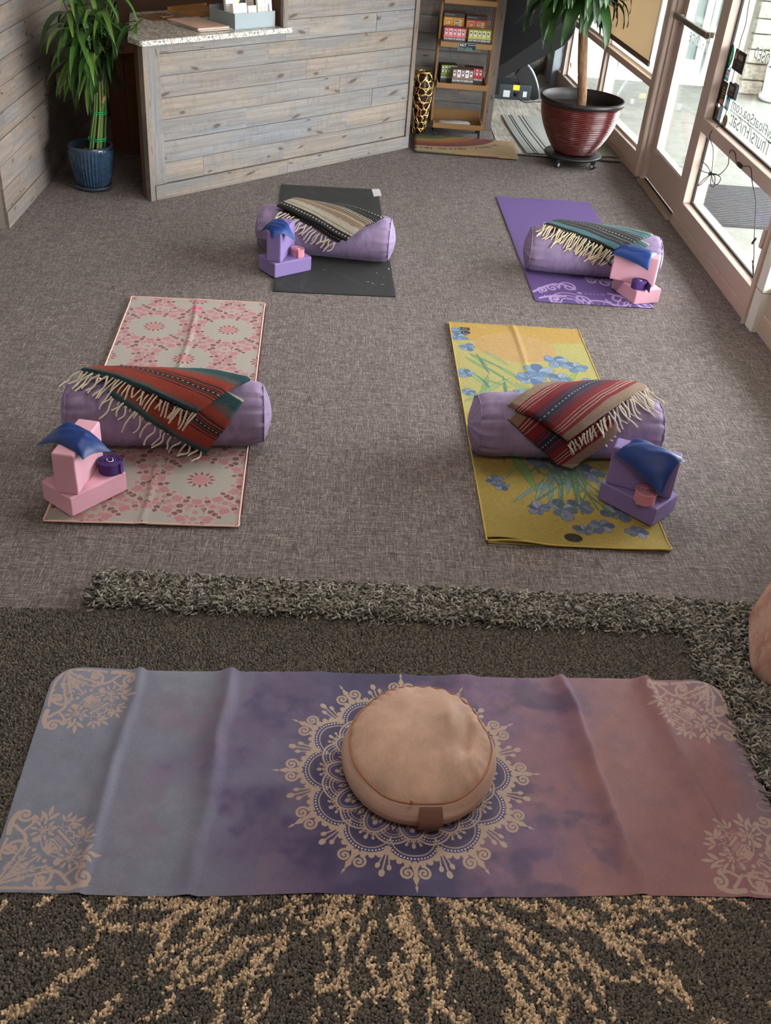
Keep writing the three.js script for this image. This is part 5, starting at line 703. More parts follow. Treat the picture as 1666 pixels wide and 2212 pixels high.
// ---------- mandala mat ----------
const MW = 1.83, ML = 0.68;
const manTex = ctex(canvas(2048, 760, (g, W, H) => {
  const im = g.createImageData(W, H), d = im.data; let k = 0;
  const GB = [124, 126, 144], PU = [104, 88, 122], NV = [70, 62, 98], RO = [152, 110, 112], R2 = [146, 107, 117], MV = [124, 96, 126];
  for (let y = 0; y < H; y++) for (let x = 0; x < W; x++) {
    const u = x / W, v = y / H, w = fbm(x / 190, y / 190, 3, 4) - 0.5, f = fbm(x / 34, y / 34, 8, 3) - 0.5, q = u + w * 0.22 + f * 0.05;
    let c = mix3(GB, PU, sstep(0.16, 0.36, q)); c = mix3(c, NV, sstep(0.26, 0.44, q + f * 0.16) * (1 - sstep(0.55, 0.66, q)) * sstep(0.3, 0.55, fbm(x / 150 + 9, y / 120, 14, 3) + 0.12)); c = mix3(c, MV, sstep(0.5, 0.62, q)); c = mix3(c, RO, sstep(0.60, 0.78, q + (v - 0.4) * 0.06)); c = mix3(c, R2, sstep(0.5, 0.7, fbm(x / 120, y / 90, 22, 3)) * 0.5 * sstep(0.5, 0.7, u));
    const cl = sstep(0.5, 0.68, fbm(x / 130 + 4, y / 110 + 7, 40, 4)); c = mix3(c, NV, cl * 0.5 * sstep(0.5, 0.72, u + v * 0.25) * (1 - sstep(0.72, 0.82, u))); c = mix3(c, [138, 138, 152], sstep(0.52, 0.7, fbm(x / 220 + 3, y / 160, 60, 3)) * 0.35 * (1 - sstep(0.3, 0.6, u)));
    c = mix3(c, [126, 108, 130], sstep(0.5, 0.68, fbm(x / 160 + 8, y / 150 + 2, 71, 4)) * 0.6 * sstep(0.08, 0.2, u) * (1 - sstep(0.3, 0.45, u)));
    c = mix3(c, [120, 118, 138], sstep(0.93, 1.0, u + w * 0.05) * 0.5); const n = 1 + (hash(x >> 1, y >> 1, 3) - 0.5) * 0.1 + f * 0.12;
    d[k++] = c[0] * n; d[k++] = c[1] * n; d[k++] = c[2] * n; d[k++] = 255;
  }
  g.putImageData(im, 0, 0);
  const cream = '#b8a08e', ink = '#3e3860'; g.lineCap = 'round'; g.lineJoin = 'round';
  const R = 372; g.save(); g.translate(W / 2 + 16, H / 2 - 4);
  const S = (w, c = cream) => { g.strokeStyle = c; g.lineWidth = w * R; };
  const arc = (cx, cy, q, a0, a1, w, c) => { S(w, c); g.beginPath(); g.arc(cx * R, cy * R, q * R, a0, a1); g.stroke(); };
  const dot = (x, y, q, c = cream) => { g.fillStyle = c; g.beginPath(); g.arc(x * R, y * R, q * R, 0, 7); g.fill(); };
  const drop = (x0, y0, a, L, q) => { S(0.011); g.beginPath(); g.moveTo(x0 * R, y0 * R); const x1 = x0 + cos(a) * L, y1 = y0 + sin(a) * L; g.lineTo(x1 * R, y1 * R); g.stroke(); g.save(); g.translate(x1 * R, y1 * R); g.rotate(a); g.fillStyle = cream; g.beginPath(); g.ellipse(0, 0, q * 1.35 * R, q * R, 0, 0, 7); g.fill(); g.restore(); };
  const each = (off, fn) => { for (let i = 0; i < 12; i++) { g.save(); g.rotate((i + off) * PI / 6); fn(i); g.restore(); } };
  const wedge = (a) => { g.beginPath(); g.moveTo(0, 0); g.lineTo(1.3 * R * cos(a), -1.3 * R * sin(a)); g.lineTo(1.3 * R * cos(a), 1.3 * R * sin(a)); g.closePath(); g.clip(); };
  each(0, () => { g.save(); wedge(PI / 12); g.fillStyle = 'rgba(62,56,92,.55)'; g.beginPath(); g.arc(0.58 * R, 0, 0.2 * R, 0, 7); g.fill(); g.beginPath(); g.moveTo(0, 0); g.lineTo(0.7 * R, -0.19 * R); g.lineTo(0.7 * R, 0.19 * R); g.fill(); g.restore(); });
  each(0, () => {                                     // outer petals
    g.save(); wedge(PI / 12 + 0.012);
    for (let i = -4; i <= 4; i++) { const a = i * 0.25; dot(0.58 + cos(a) * 0.222, sin(a) * 0.222, 0.023); }
    arc(0.58, 0, 0.208, -1.5, 1.5, 0.026); arc(0.58, 0, 0.157, -1.6, 1.6, 0.010);
    for (let i = -9; i <= 9; i++) { const a = i * 0.135; dot(0.58 + cos(a) * 0.181, sin(a) * 0.181, 0.0072, '#cfcfdc'); }
    g.restore();
    arc(0.80, 0, 0.028, PI * 0.62, PI * 1.38, 0.009, ink);
    S(0.018); for (const s of [-1, 1]) { g.lineWidth = 0.019 * R; g.save(); g.scale(1, s); spiral(g, 0.865 * R, 0.056 * R, 0.05 * R, 1.55, -1, PI * 1.05); g.restore(); g.beginPath(); g.moveTo(0.79 * R, s * 0.035 * R); g.quadraticCurveTo(0.83 * R, 0, 0.88 * R, s * 0.006 * R); g.stroke(); }
    g.fillStyle = cream; g.beginPath(); g.moveTo(0.87 * R, 0); g.lineTo(0.905 * R, -0.024 * R); g.lineTo(0.965 * R, 0); g.lineTo(0.905 * R, 0.024 * R); g.fill(); g.beginPath(); g.moveTo(0.955 * R, 0); g.lineTo(0.97 * R, -0.011 * R); g.lineTo(1.015 * R, 0); g.lineTo(0.97 * R, 0.011 * R); g.fill();
  });
  each(0.5, () => {                                   // valleys: drops and inner tier
    drop(0.72, 0, 0, 0.175, 0.022); drop(0.715, -0.012, -0.22, 0.13, 0.017); drop(0.715, 0.012, 0.22, 0.13, 0.017); dot(0.70, 0, 0.026); dot(0.655, 0, 0.012, ink);
    g.save(); wedge(PI / 10); arc(0.50, 0, 0.15, -1.7, 1.7, 0.016); arc(0.50, 0, 0.10, -1.7, 1.7, 0.010); arc(0.50, 0, 0.078, -1.7, 1.7, 0.007); for (let i = -8; i <= 8; i++) { const a = i * 0.17; dot(0.5 + cos(a) * 0.127, sin(a) * 0.127, 0.006, '#cfcfdc'); } g.restore();
    g.fillStyle = cream; g.beginPath(); g.moveTo(0.46 * R, 0); g.lineTo(0.50 * R, -0.018 * R); g.lineTo(0.545 * R, 0); g.lineTo(0.50 * R, 0.018 * R); g.fill(); dot(0.5, 0, 0.007, ink);
  });
  each(0, () => {                                     // rounded inner petals
    g.fillStyle = '#4a4270'; g.beginPath(); g.ellipse(0.47 * R, 0, 0.135 * R, 0.092 * R, 0, 0, 7); g.fill(); S(0.016); g.beginPath(); g.ellipse(0.47 * R, 0, 0.135 * R, 0.092 * R, 0, 0, 7); g.stroke(); S(0.007); g.beginPath(); g.ellipse(0.47 * R, 0, 0.112 * R, 0.07 * R, 0, 0, 7); g.stroke();
    for (let i = -5; i <= 5; i++) { const a = i * 0.24; arc(0.47 + cos(a) * 0.15, sin(a) * 0.107, 0.012, 0, 7, 0.006); }
    drop(0.4, 0, 0, 0.12, 0.018); drop(0.4, -0.025, -0.04, 0.09, 0.014); drop(0.4, 0.025, 0.04, 0.09, 0.014); drop(0.615, 0, 0, 0.045, 0.015); drop(0.61, -0.03, -0.5, 0.04, 0.011); drop(0.61, 0.03, 0.5, 0.04, 0.011);
  });
  g.fillStyle = '#4a4270'; g.beginPath(); g.arc(0, 0, 0.37 * R, 0, 7); g.fill(); for (let i = 0; i < 48; i++) { const a = i / 48 * 2 * PI; arc(cos(a) * 0.365, sin(a) * 0.365, 0.02, a - 1.6, a + 1.6, 0.011); } each(0, () => { arc(0.2, 0, 0.06, 0, 7, 0.012); }); arc(0, 0, 0.3, 0, 7, 0.012); arc(0, 0, 0.12, 0, 7, 0.015);
  g.restore();
  // corner ornaments
  const orn = () => {
    g.fillStyle = g.strokeStyle = '#b59c92';
    const fl = (x, y, s, n = 9) => { for (let i = 0; i < n; i++) petal(g, x + cos(i / n * 6.283) * s * 0.42, y + sin(i / n * 6.283) * s * 0.42, i / n * 6.283, s * 0.66, s * 0.24); for (let i = 0; i < 6; i++) petal(g, x + cos(i * 1.047 + 0.4) * s * 0.08, y + sin(i * 1.047 + 0.4) * s * 0.08, i * 1.047 + 0.4, s * 0.34, s * 0.16); g.beginPath(); g.arc(x, y, s * 0.1, 0, 7); g.fill(); };
    const spray = (x, y, a, s) => { for (const [f, o] of [[0, 0], [0.75, 0.3], [-0.75, 0.3]]) petal(g, x + cos(a) * s * o * -1, y + sin(a) * s * o * -1, a + f, s, s * 0.32); };
    const cur = (w, ...p) => { g.lineWidth = w; g.beginPath(); g.moveTo(p[0], p[1]); g.bezierCurveTo(...p.slice(2)); g.stroke(); };
    const half = () => {
      cur(6, 6, 12, 60, 34, 104, 46, 142, 60); cur(5, 14, 22, 70, 50, 100, 70, 128, 70); cur(9, 134, 58, 170, 62, 172, 36, 190, 24); cur(7, 172, 44, 196, 66, 200, 70, 214, 62);
      fl(178, 95, 33); fl(76, 56, 26); fl(185, 139, 14, 5); spray(202, 168, 1.0, 30); spray(190, 160, 1.9, 22); spray(210, 146, 0.35, 26); spray(218, 100, 0.1, 36); spray(206, 78, -0.7, 24); spray(112, 44, -0.35, 24); spray(122, 62, 0.3, 22); spray(146, 116, 2.5, 20);
      g.lineWidth = 9; spiral(g, 224, 40, 20, 1.3, 1, 2.4); cur(14, 168, 12, 190, 8, 206, 8, 230, 22); cur(10, 190, 24, 196, 10, 180, 8, 168, 10); g.lineWidth = 8; spiral(g, 120, 26, 14, 1.2, -1, 4); spiral(g, 150, 82, 9, 1, 1, 1); cur(8, 24, 6, 60, 12, 100, 2, 150, 12); cur(9, 140, 60, 150, 40, 140, 24, 122, 12); g.beginPath(); g.arc(214, 64, 8, 0, 7); g.fill(); g.beginPath(); g.arc(118, 86, 6, 0, 7); g.fill(); g.beginPath(); g.arc(40, 40, 6, 0, 7); g.fill(); petal(g, 34, 12, -0.2, 28, 8); petal(g, 58, 24, 0.5, 24, 8); petal(g, 84, 16, -0.5, 22, 7); petal(g, 100, 82, 1.2, 20, 6);
    };
    half(); g.save(); g.transform(0, 1, 1, 0, 0, 0); half(); g.restore();
    cur(6, 8, 8, 40, 40, 70, 70, 100, 100); g.save(); g.translate(112, 112); g.rotate(PI / 4); g.fillRect(0, -14, 22, 28); g.fillRect(26, -17, 4, 34); g.fillRect(33, -19, 4, 38); for (let i = -3; i <= 3; i++) g.fillRect(40, i * 6 - 2, 12, 3); g.fillRect(56, -30, 7, 60); g.lineWidth = 4; g.beginPath(); g.moveTo(84, 0); g.quadraticCurveTo(72, -26, 68, -8); g.moveTo(84, 0); g.quadraticCurveTo(72, 26, 68, 8); g.stroke(); g.lineWidth = 3; for (const s of [-1, 1]) { g.save(); g.scale(1, s); spiral(g, 50, 46, 11, 1.4, 1, 0); g.beginPath(); g.moveTo(4, 16); g.quadraticCurveTo(20, 60, 42, 54); g.stroke(); g.restore(); } g.restore();
  };
  for (const [sx, sy] of [[1, 1], [-1, 1], [1, -1], [-1, -1]]) { g.save(); g.translate(sx > 0 ? 4 : W - 4, sy > 0 ? 4 : H - 4); g.scale(sx, sy); orn(); g.restore(); }
  g.save(); g.translate(W - 30, H * 0.42); g.rotate(PI / 2); g.fillStyle = 'rgba(196,170,152,.7)'; g.font = '24px sans-serif'; 'YOJANS'.split('').forEach((c, i) => g.fillText(c, -50 + i * 30, 0)); g.lineWidth = 2.5; g.strokeStyle = g.fillStyle; g.beginPath(); g.ellipse(160, -8, 15, 20, 0, 0, 7); g.stroke(); g.restore();
}), { wrap: false });
const folds = [[-0.70, 0.022, 0.010, 0.03], [-0.46, 0.024, 0.014, 0.035], [-0.2, 0.007, 0.03, 0], [0.02, 0.005, 0.03, 0], [0.2, 0.008, 0.028, 0], [0.5, 0.020, 0.012, -0.06], [0.735, 0.018, 0.014, -0.06], [0.86, 0.008, 0.03, -0.03]];
const matH = (x, z) => {                                  // relief of the thin mat: fold ridges with pinches
  let h = 0; folds.forEach(([fx, a, w, sl], i) => { const e = x - fx + sl * (z / ML) - 0.010 * (vn(z * 9 + 5, i, 4) - 0.5), amp = a * (0.35 + 0.9 * vn(z * 5 + i * 3, 2, 9)), s = e < 0 ? w * 1.9 : w * 0.8; h += amp * (1 - 0.65 * sstep(0.25, 0.34, z)) * Math.exp(-(e * e) / (s * s)); });
  h += 0.006 * (fbm(x * 4 + 3, z * 6, 12, 3) - 0.3) + 0.0012 * fbm(x * 40, z * 40, 15, 2); const ez = sstep(-0.26, -0.34, z); h += ez * 0.005 * (0.5 + 0.5 * sin(x * 11)); h *= sstep(0.14, 0.23, hyp(x - 0.038, z + 0.01)); return max(0, h) + 0.014 * sstep(0.80, 0.915, x) * sstep(-0.1, -0.34, z);
};
const md = thing('mandala_mat', 'lilac to rose yoga mat printed with a cream mandala', 'mat', [0.207, 0.0275, -1.635], 0.0303);
mesh('sheet', slabG(220, 90, (u, v) => { let x = (u - 0.5) * MW, z = (v - 0.5) * ML; const rc = 0.075, dz = z + ML / 2; if (dz < rc) { const half = MW / 2 - (rc - Math.sqrt(max(0, rc * rc - (rc - dz) * (rc - dz)))); x = (u - 0.5) * 2 * lerp(half, half, 1); if (abs(u - 0.5) < 0.44) x = (u - 0.5) * MW; else { const e = (abs(u - 0.5) - 0.44) / 0.06; x = Math.sign(u - 0.5) * lerp(0.44 * MW, half, e); } } const h = matH(x, z); return [x, h + 0.002, z + 0.004 * sin(x * 9) * sstep(0.2, 0.34, abs(z))]; }, 0.0018), phys(0xffffff, 0.62, { map: manTex, bumpMap: grain(260, 100), bumpScale: 0.0005, sheen: 0.3, sheenColor: new THREE.Color(0xaaa0b0), sheenRoughness: 0.5 }), md);
// ---------- meditation cushion ----------
{
  const t = thing('meditation_cushion', 'round tan velvet meditation cushion with brown side handle', 'cushion', [0.245, 0.0302, -1.645], 0);
  const vm = phys(0xc8a390, 0.8, { map: (() => { const q = velTex.clone(); q.repeat.set(1, 0.5); return q; })(), sheen: 0.8, sheenRoughness: 0.4, sheenColor: new THREE.Color(0xd8b89a) });
  const wob = (a) => 1 + 0.012 * sin(a * 2 + 1) + 0.006 * sin(a * 5), rimR = (a) => 0.170 * wob(a) - 0.012 * Math.exp(-Math.pow((a - 0.35) / 0.22, 2)), rimY = (a) => 0.102 + 0.019 * cos(a - 1.5) + 0.003 * sin(a * 7);
  const A = (u) => u * 2 * PI;                            // a = 0 right, PI/2 far, PI left, 3PI/2 near
  mesh('side_band', gridG(120, 14, (u, v) => { const a = A(u), y = v * rimY(a), r0 = 0.166 * wob(a), r = lerp(r0, rimR(a), v) + 0.021 * sin(PI * clamp(v * 0.96 + 0.02)) + 0.002 * (fbm(cos(a) * 5 + 9, sin(a) * 5 + v * 3 + 9, 5, 3) - 0.5) + 0.004 * sin(a * 14) * Math.exp(-Math.pow((a - 0.5) / 0.4, 2)) * v; return [r * cos(a), y, -r * sin(a), u, v]; }, true), vm, t);
  mesh('top_panel', gridG(120, 30, (u, v) => { const a = A(u), q = 1 - v, r = rimR(a) * q, x = r * cos(a), z = -r * sin(a), bump = Math.pow(1 - q * q, 0.62), ruck = sstep(0.78, 1, q) * 0.003 * sin(a * 34 + 3 * sin(a * 3)) * (0.4 + vn(a * 3, 2, 3)); const valley = -0.022 * Math.exp(-Math.pow((x - 0.105 + z * 0.2) / 0.016, 2)) * sstep(0.09, -0.02, abs(z + 0.01) - 0.03) + 0.013 * Math.exp(-Math.pow((x - 0.07) / 0.02, 2)) * sstep(0.1, 0, abs(z + 0.03)); const cre = 0.005 * (fbm(x * 16 + 4, z * 16 + 4, 8, 3) - 0.5) * sstep(1, 0.7, q) + 0.004 * sin((x * 0.6 + z) * 46 + 4 * vn(x * 9, z * 9, 2)) * sstep(0.05, 0.2, x + 0.1) * sstep(0.98, 0.6, q) * 0.6; return [x, lerp(0.102, rimY(a), q * q) + 0.05 * bump + ruck + valley * sstep(1, 0.75, q) + cre, z, 0.5 + x * 2, 0.5 + z * 2]; }, true), vm, t);
  const ring = (fr, fy) => { const p = []; for (let i = 0; i < 72; i++) { const a = A(i / 72); p.push([fr(a) * cos(a), fy(a), -fr(a) * sin(a)]); } return p; }, pipM = std(0x9c6a4e, 0.7);
  mesh('top_piping', tube(ring((a) => rimR(a) + 0.0015, (a) => rimY(a) + 0.001), 0.0026, 220, 6, true), pipM, t); mesh('bottom_piping', tube(ring((a) => 0.1675 * wob(a) + 0.003, () => 0.006), 0.0026, 200, 6, true), pipM, t);
  const ha = 4.81, hw = 0.15; const hd = mesh('handle', slabG(8, 14, (u, v) => { const a = ha + (u - 0.5) * 2 * hw, y = lerp(rimY(a) - 0.004, 0.001, v), vv = y / rimY(a), r = lerp(0.166, rimR(a), vv) + 0.021 * sin(PI * clamp(vv * 0.96 + 0.02)) + 0.007 + 0.004 * sin(PI * v); return [r * cos(a), y, -r * sin(a)]; }, 0.004, (u) => { const a = ha + (u - 0.5) * 2 * hw; return [cos(a), 0, -sin(a)]; }), phys(0x6a473c, 0.7, { sheen: 0.6, sheenColor: new THREE.Color(0x9a7a6a), sheenRoughness: 0.4 }), t);
  mesh('brass_plate', new THREE.TorusGeometry(0.0125, 0.0016, 6, 24).scale(1, 0.6, 1).rotateY(ha + PI / 2).translate(0.1845 * cos(ha + 0.02), 0.015, -0.1845 * sin(ha + 0.02)), std(0xb08a4a, 0.3, { metalness: 1 }), hd);
  mesh('zip_pull', rbox(0.006, 0.016, 0.004, 0.0015, 0.176 * cos(4.54), 0.102, -0.182 * sin(4.54)), std(0x9a6e54, 0.5), t);
}
// ---------- salt rock at the picture edge ----------
{
  const r = rng(17), pl = []; for (let i = 0; i < 22; i++) { const z = r() * 2 - 1, a = r() * 6.283, q = Math.sqrt(1 - z * z); pl.push([q * cos(a), z, q * sin(a), 0.82 + 0.18 * r()]); }
  const tx = dtex(512, 256, (x, y) => { const a = fbm(x / 40, y / 30, 3, 4), b = sstep(0.6, 0.8, vn(x / 5, y / 5, 9)); return mix3(mix3([178, 128, 112], [206, 166, 150], sstep(0.3, 0.7, a)), [226, 196, 178], b * 0.35); });
  const g = new THREE.SphereGeometry(1, 96, 64), p = g.attributes.position; for (let i = 0; i < p.count; i++) { const x = p.getX(i), y = p.getY(i), z = p.getZ(i); let d = 1.06; for (const q of pl) { const c = x * q[0] + y * q[1] + z * q[2]; if (c > 0.05) d = -Math.log(Math.exp(-d * 36) + Math.exp(-q[3] / c * 36)) / 36; } d += 0.012 * (fbm(x * 5 + 9, y * 5 + z * 3 + 9, 4, 3) - 0.5); p.setXYZ(i, x * d * 0.15, y * d * 0.26, z * d * 0.15); } g.computeVertexNormals();
  const m = mesh('salt_rock', g, phys(0xffffff, 0.3, { map: tx, clearcoat: 0.5, clearcoatRoughness: 0.2, bumpMap: grain(8, 6), bumpScale: 0.002 })); m.position.set(1.375, 0.252, -2.10); m.rotation.set(-0.1, 0.4, -0.5); tag(m, 'large polished pink salt crystal standing on the shag rug', 'salt crystal');
}
// ---------- stickers, lettering and cable at the large window ----------
const GX = WX + 0.0605;
function decal(name, label, z, y, w, h, cw, ch, draw, { mirror = false, cat = 'sticker', turn = 0, x = GX, alpha = true } = {}) {
  const tx = ctex(canvas(cw, ch, (g) => { if (mirror) { g.translate(cw, 0); g.scale(-1, 1); } draw(g, cw, ch); }), { wrap: false });
  const m = mesh(name, new THREE.PlaneGeometry(w, h), std(0xffffff, 0.6, { map: tx, transparent: alpha, alphaTest: alpha ? 0.4 : 0 })); m.position.set(x, y, z); m.rotation.set(0, -PI / 2, 0); if (turn) m.rotateZ(turn); return tag(m, label, cat);
}
const rr = (g, x, y, w, h, q) => { g.beginPath(); g.roundRect(x, y, w, h, q); g.fill(); };
decal('window_sticker', 'round green sticker reading FAVE on the large window', -6.02 + 0.005, 1.004, 0.115, 0.128, 256, 288, (g, W, H) => { g.fillStyle = '#3ca877'; g.beginPath(); g.ellipse(W / 2, H / 2, W / 2 - 2, H / 2 - 2, 0, 0, 7); g.fill(); g.strokeStyle = '#8fd8b4'; g.lineWidth = 6; g.stroke(); g.fillStyle = '#eef6f0'; g.textAlign = 'center'; g.font = 'bold 62px sans-serif'; g.fillText('FAVE', W / 2, 178); g.font = '26px sans-serif'; g.fillText('Neighborhood', W / 2, 118, 150); g.beginPath(); g.arc(W / 2, 58, 14, 0, 7); g.fill(); g.fillStyle = '#9fd84a'; g.fillRect(W / 2 - 44, 214, 88, 12); }, { mirror: true });
decal('window_sticker', 'square black sticker reading NFIB on the large window', -5.848, 1.006, 0.188, 0.105, 320, 180, (g, W, H) => { g.fillStyle = '#231c1c'; g.fillRect(0, 0, W, H); g.fillStyle = '#c9a79a'; g.font = 'bold 56px sans-serif'; g.fillText('NFIB', 110, 76); g.beginPath(); g.moveTo(22, 84); g.lineTo(44, 22); g.lineTo(66, 84); g.fill(); g.fillRect(74, 26, 16, 58); g.fillStyle = '#6d5a56'; g.fillRect(90, 104, 150, 10); g.fillRect(120, 140, 70, 8); });
decal('window_sticker', 'dark rounded sticker reading TIPS on the large window', -5.85, 0.855, 0.125, 0.075, 256, 160, (g, W, H) => { g.fillStyle = '#2c2426'; rr(g, 0, 0, W, H, 26); g.fillStyle = '#b8a4a0'; g.font = 'bold 74px sans-serif'; g.fillText('TIPS', 40, 88); g.fillStyle = '#8d7c7a'; g.fillRect(60, 112, 120, 18); });
decal('window_sticker', 'grey rounded sticker half behind the TIPS sticker', -5.795, 0.862, 0.1, 0.08, 128, 100, (g, W, H) => { g.fillStyle = '#4a5a5c'; rr(g, 0, 0, W, H, 20); g.fillStyle = '#7f9394'; rr(g, 8, 8, W - 16, H - 16, 14); }, { x: GX + 0.0008 });
decal('window_sticker', 'light blue and white decal above the dark flyer', -5.985, 0.918, 0.085, 0.075, 128, 128, (g, W, H) => { g.fillStyle = '#5fb8cc'; g.fillRect(0, 0, W, H); g.fillStyle = '#d9e4e4'; g.fillRect(0, 44, W, 56); g.fillStyle = '#c9a0a0'; g.fillRect(24, 58, 70, 20); });
decal('window_sticker', 'light blue and white decal below the dark flyer', -5.865, 0.785, 0.075, 0.07, 128, 128, (g, W, H) => { g.fillStyle = '#4ab0c8'; g.fillRect(0, 0, W, H); g.fillStyle = '#dbe6e6'; g.fillRect(0, 40, W, 60); });
decal('window_flyer', 'dark olive flyer stuck to the large window', -5.965, 0.815, 0.085, 0.125, 128, 200, (g, W, H) => { g.fillStyle = '#2c2a22'; g.fillRect(0, 0, W, H); g.fillStyle = '#a09468'; for (let i = 0; i < 5; i++) g.fillRect(18, 50 + i * 24, 60 + (i * 29) % 40, 10); g.fillStyle = '#b07c70'; g.fillRect(0, 160, W, 40); }, { cat: 'flyer' });
decal('window_flyer', 'narrow pink flyer with icons stuck beside the frame', -6.035, 0.815, 0.06, 0.16, 96, 256, (g, W, H) => { g.fillStyle = '#c49a90'; g.fillRect(0, 0, W, H); for (const [y, c] of [[10, '#5a4a58'], [80, '#c0342a'], [140, '#6a4a44'], [180, '#8d5a50'], [215, '#5a3a34']]) { g.fillStyle = c; g.fillRect(24, y, 48, 34); } }, { cat: 'flyer' });
decal('window_flyer', 'brown and green flyer low in the window corner', -6.005, 0.70, 0.08, 0.075, 128, 128, (g, W, H) => { g.fillStyle = '#9a8468'; g.fillRect(0, 0, W, H); g.fillStyle = '#40503a'; g.fillRect(0, 0, 50, H); g.fillStyle = '#4a4a58'; g.fillRect(66, 26, 40, 66); }, { cat: 'flyer' });
decal('window_flyer', 'white flyer with blue code letters in the window corner', -5.94, 0.715, 0.07, 0.09, 128, 160, (g, W, H) => { g.fillStyle = '#d3dde2'; g.fillRect(0, 0, W, H); g.strokeStyle = '#5aa8a0'; g.lineWidth = 8; g.strokeRect(0, 0, W, H); g.fillStyle = '#4a78b0'; for (let i = 0; i < 6; i++) g.fillRect(30 + (i * 13) % 30, 24 + i * 20, 50, 10); }, { cat: 'flyer' });
decal('window_sticker', 'round gold and brown sticker at the window rail', -5.83, 0.698, 0.085, 0.066, 128, 128, (g, W, H) => { g.fillStyle = '#4a3c2c'; g.beginPath(); g.arc(64, 64, 62, 0, 7); g.fill(); g.fillStyle = '#a08a62'; g.beginPath(); g.arc(64, 64, 52, 0, 7); g.fill(); g.fillStyle = '#4a3c2c'; for (let i = 0; i < 4; i++) g.fillRect(36 + i * 4, 36 + i * 16, 46, 7); });
const lettering = (name, label, zL, zR, yB, h, txt, font, col, under, x) => decal(name, label, (zL + zR) / 2, yB + h * 0.38, zR - zL, h * 1.4, 1024, Math.round(1024 * h * 1.4 / (zR - zL)), (g, W, H) => { g.fillStyle = col; g.font = `${Math.round(H / 1.4)}px ${font}`; const m = g.measureText(txt).width; g.save(); g.translate(4, H * 0.72); g.scale((W - 8) / m, 1.25); g.fillText(txt, 0, 0); g.restore(); if (under) g.fillRect(0, H * 0.86, W, 4); }, { mirror: true, cat: 'lettering', x: x ?? GX });
lettering('window_lettering', 'mirrored grey web address lettering on the large window', -5.80, -4.98, 0.775, 0.052, 'FlowFloatSpa.com', 'sans-serif', '#9aa4a1', true);
lettering('window_lettering', 'mirrored grey lettering reading Thurs/Fri/Sat on the large window', -5.765, -5.1, 0.695, 0.075, 'Thurs/Fri/Sat:', 'sans-serif', '#8f9a97');
lettering('window_lettering', 'mirrored faint lettering reading CLOSED higher on the large window', -5.66, -5.05, 1.06, 0.06, 'Mon: CLOSED', 'sans-serif', '#a4aeab');
lettering('door_lettering', 'mirrored white Welcome lettering on the glass door', -6.86, -6.42, 0.935, 0.075, 'Welcome', 'serif', '#e4e8e6', false, DX + 0.0192);
const cblM = std(0x26211d, 0.55), cbx = WX + 0.045;
const cbl = thing('led_cable', 'thin dark cable hanging in loops before the large window', 'cable');
mesh('drop', tube([[cbx, 2.3, -5.95], [cbx, 1.30, -5.885], [cbx, 1.184, -5.85], [cbx, 1.114, -5.865], [cbx, 0.995, -5.845], [cbx, 0.903, -5.836], [cbx, 0.829, -5.828], [cbx, 0.70, -5.815], [cbx - 0.055, 0.62, -5.82], [cbx - 0.02, 0.55, -5.805], [cbx, 0.43, -5.789], [cbx, 0.416, -5.785]], 0.0026, 90, 6), cblM, cbl);
const K = [0.416, -5.785]; mesh('loop', tube([[cbx, ...K], [cbx, 0.43, -5.9], [cbx, 0.415, -6.0], [cbx, 0.385, -6.0], [cbx, 0.39, -5.9], [cbx, ...K]], 0.0026, 40, 6), cblM, cbl);
mesh('loop', tube([[cbx, ...K], [cbx - 0.008, 0.36, -5.86], [cbx - 0.008, 0.30, -5.935], [cbx - 0.01, 0.33, -5.87], [cbx, ...K]], 0.0026, 40, 6), cblM, cbl);
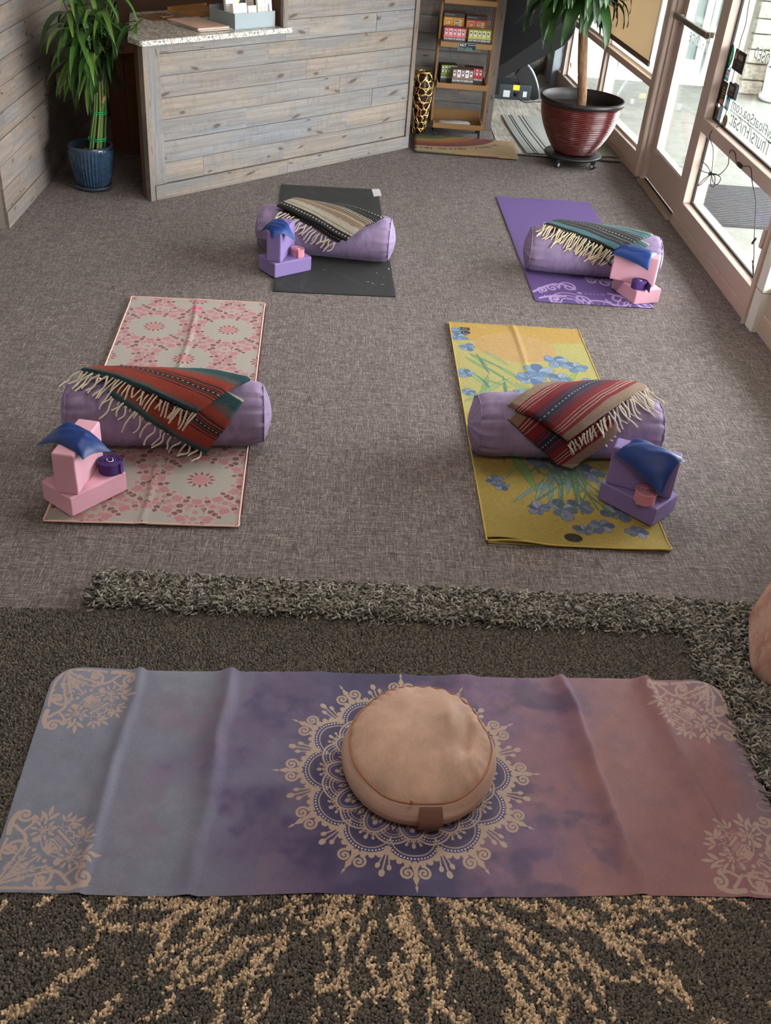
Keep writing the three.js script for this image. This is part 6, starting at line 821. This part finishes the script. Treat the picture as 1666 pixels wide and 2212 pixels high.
mesh('loop', tube([[cbx, ...K], [cbx - 0.006, 0.39, -5.70], [cbx - 0.006, 0.40, -5.63], [cbx - 0.006, 0.44, -5.60], [cbx - 0.006, 0.44, -5.68], [cbx, ...K]], 0.0026, 40, 6), cblM, cbl);
mesh('loop', tube([[cbx, ...K], [cbx - 0.01, 0.37, -5.72], [cbx - 0.01, 0.38, -5.66], [cbx - 0.01, 0.42, -5.68], [cbx, ...K]], 0.0026, 30, 6), cblM, cbl);
mesh('knot', new THREE.TorusKnotGeometry(0.007, 0.003, 40, 6).translate(cbx - 0.006, ...K), cblM, cbl);
mesh('run', tube([[cbx, ...K], [cbx, 0.449, -5.652], [cbx, 0.524, -5.566], [cbx - 0.03, 0.585, -5.5], [cbx - 0.058, 0.64, -5.43], [cbx - 0.058, 0.645, -5.356], [cbx - 0.058, 0.61, -5.297], [cbx - 0.06, 0.611, -5.25]], 0.0026, 60, 6), cblM, cbl);
mesh('inline_switch', rbox(0.012, 0.022, 0.06, 0.004, cbx - 0.062, 0.615, -5.235), cblM, cbl);
mesh('run', tube([[cbx - 0.06, 0.62, -5.2], [cbx - 0.06, 0.643, -5.084], [cbx - 0.05, 0.588, -5.042], [cbx - 0.01, 0.497, -5.024], [cbx, 0.41, -4.989], [cbx, 0.323, -4.926], [cbx, 0.28, -4.887], [cbx, 0.2, -4.83], [cbx, 0.17, -4.80]], 0.0026, 60, 6), cblM, cbl);
mesh('connector', new THREE.CapsuleGeometry(0.006, 0.04, 4, 8).rotateX(0.6).translate(cbx, 0.325, -4.928), cblM, cbl);
mesh('loop', tube([[cbx, 0.172, -4.80], [cbx, 0.24, -4.88], [cbx, 0.23, -4.85], [cbx, 0.18, -4.80], [cbx, 0.172, -4.74]], 0.0026, 30, 6), cblM, cbl);
const hk = thing('cord_bracket', 'beige bracket with black strip on the storefront post', 'bracket', [WX - 0.02, 0.43, -4.655]);
mesh('body', rbox(0.035, 0.095, 0.03, 0.006, 0, 0, 0), frameM, hk); mesh('strip', rbox(0.006, 0.06, 0.012, 0.002, 0.006, -0.077, 0), gasket, hk);
renderer.render(scene, camera);
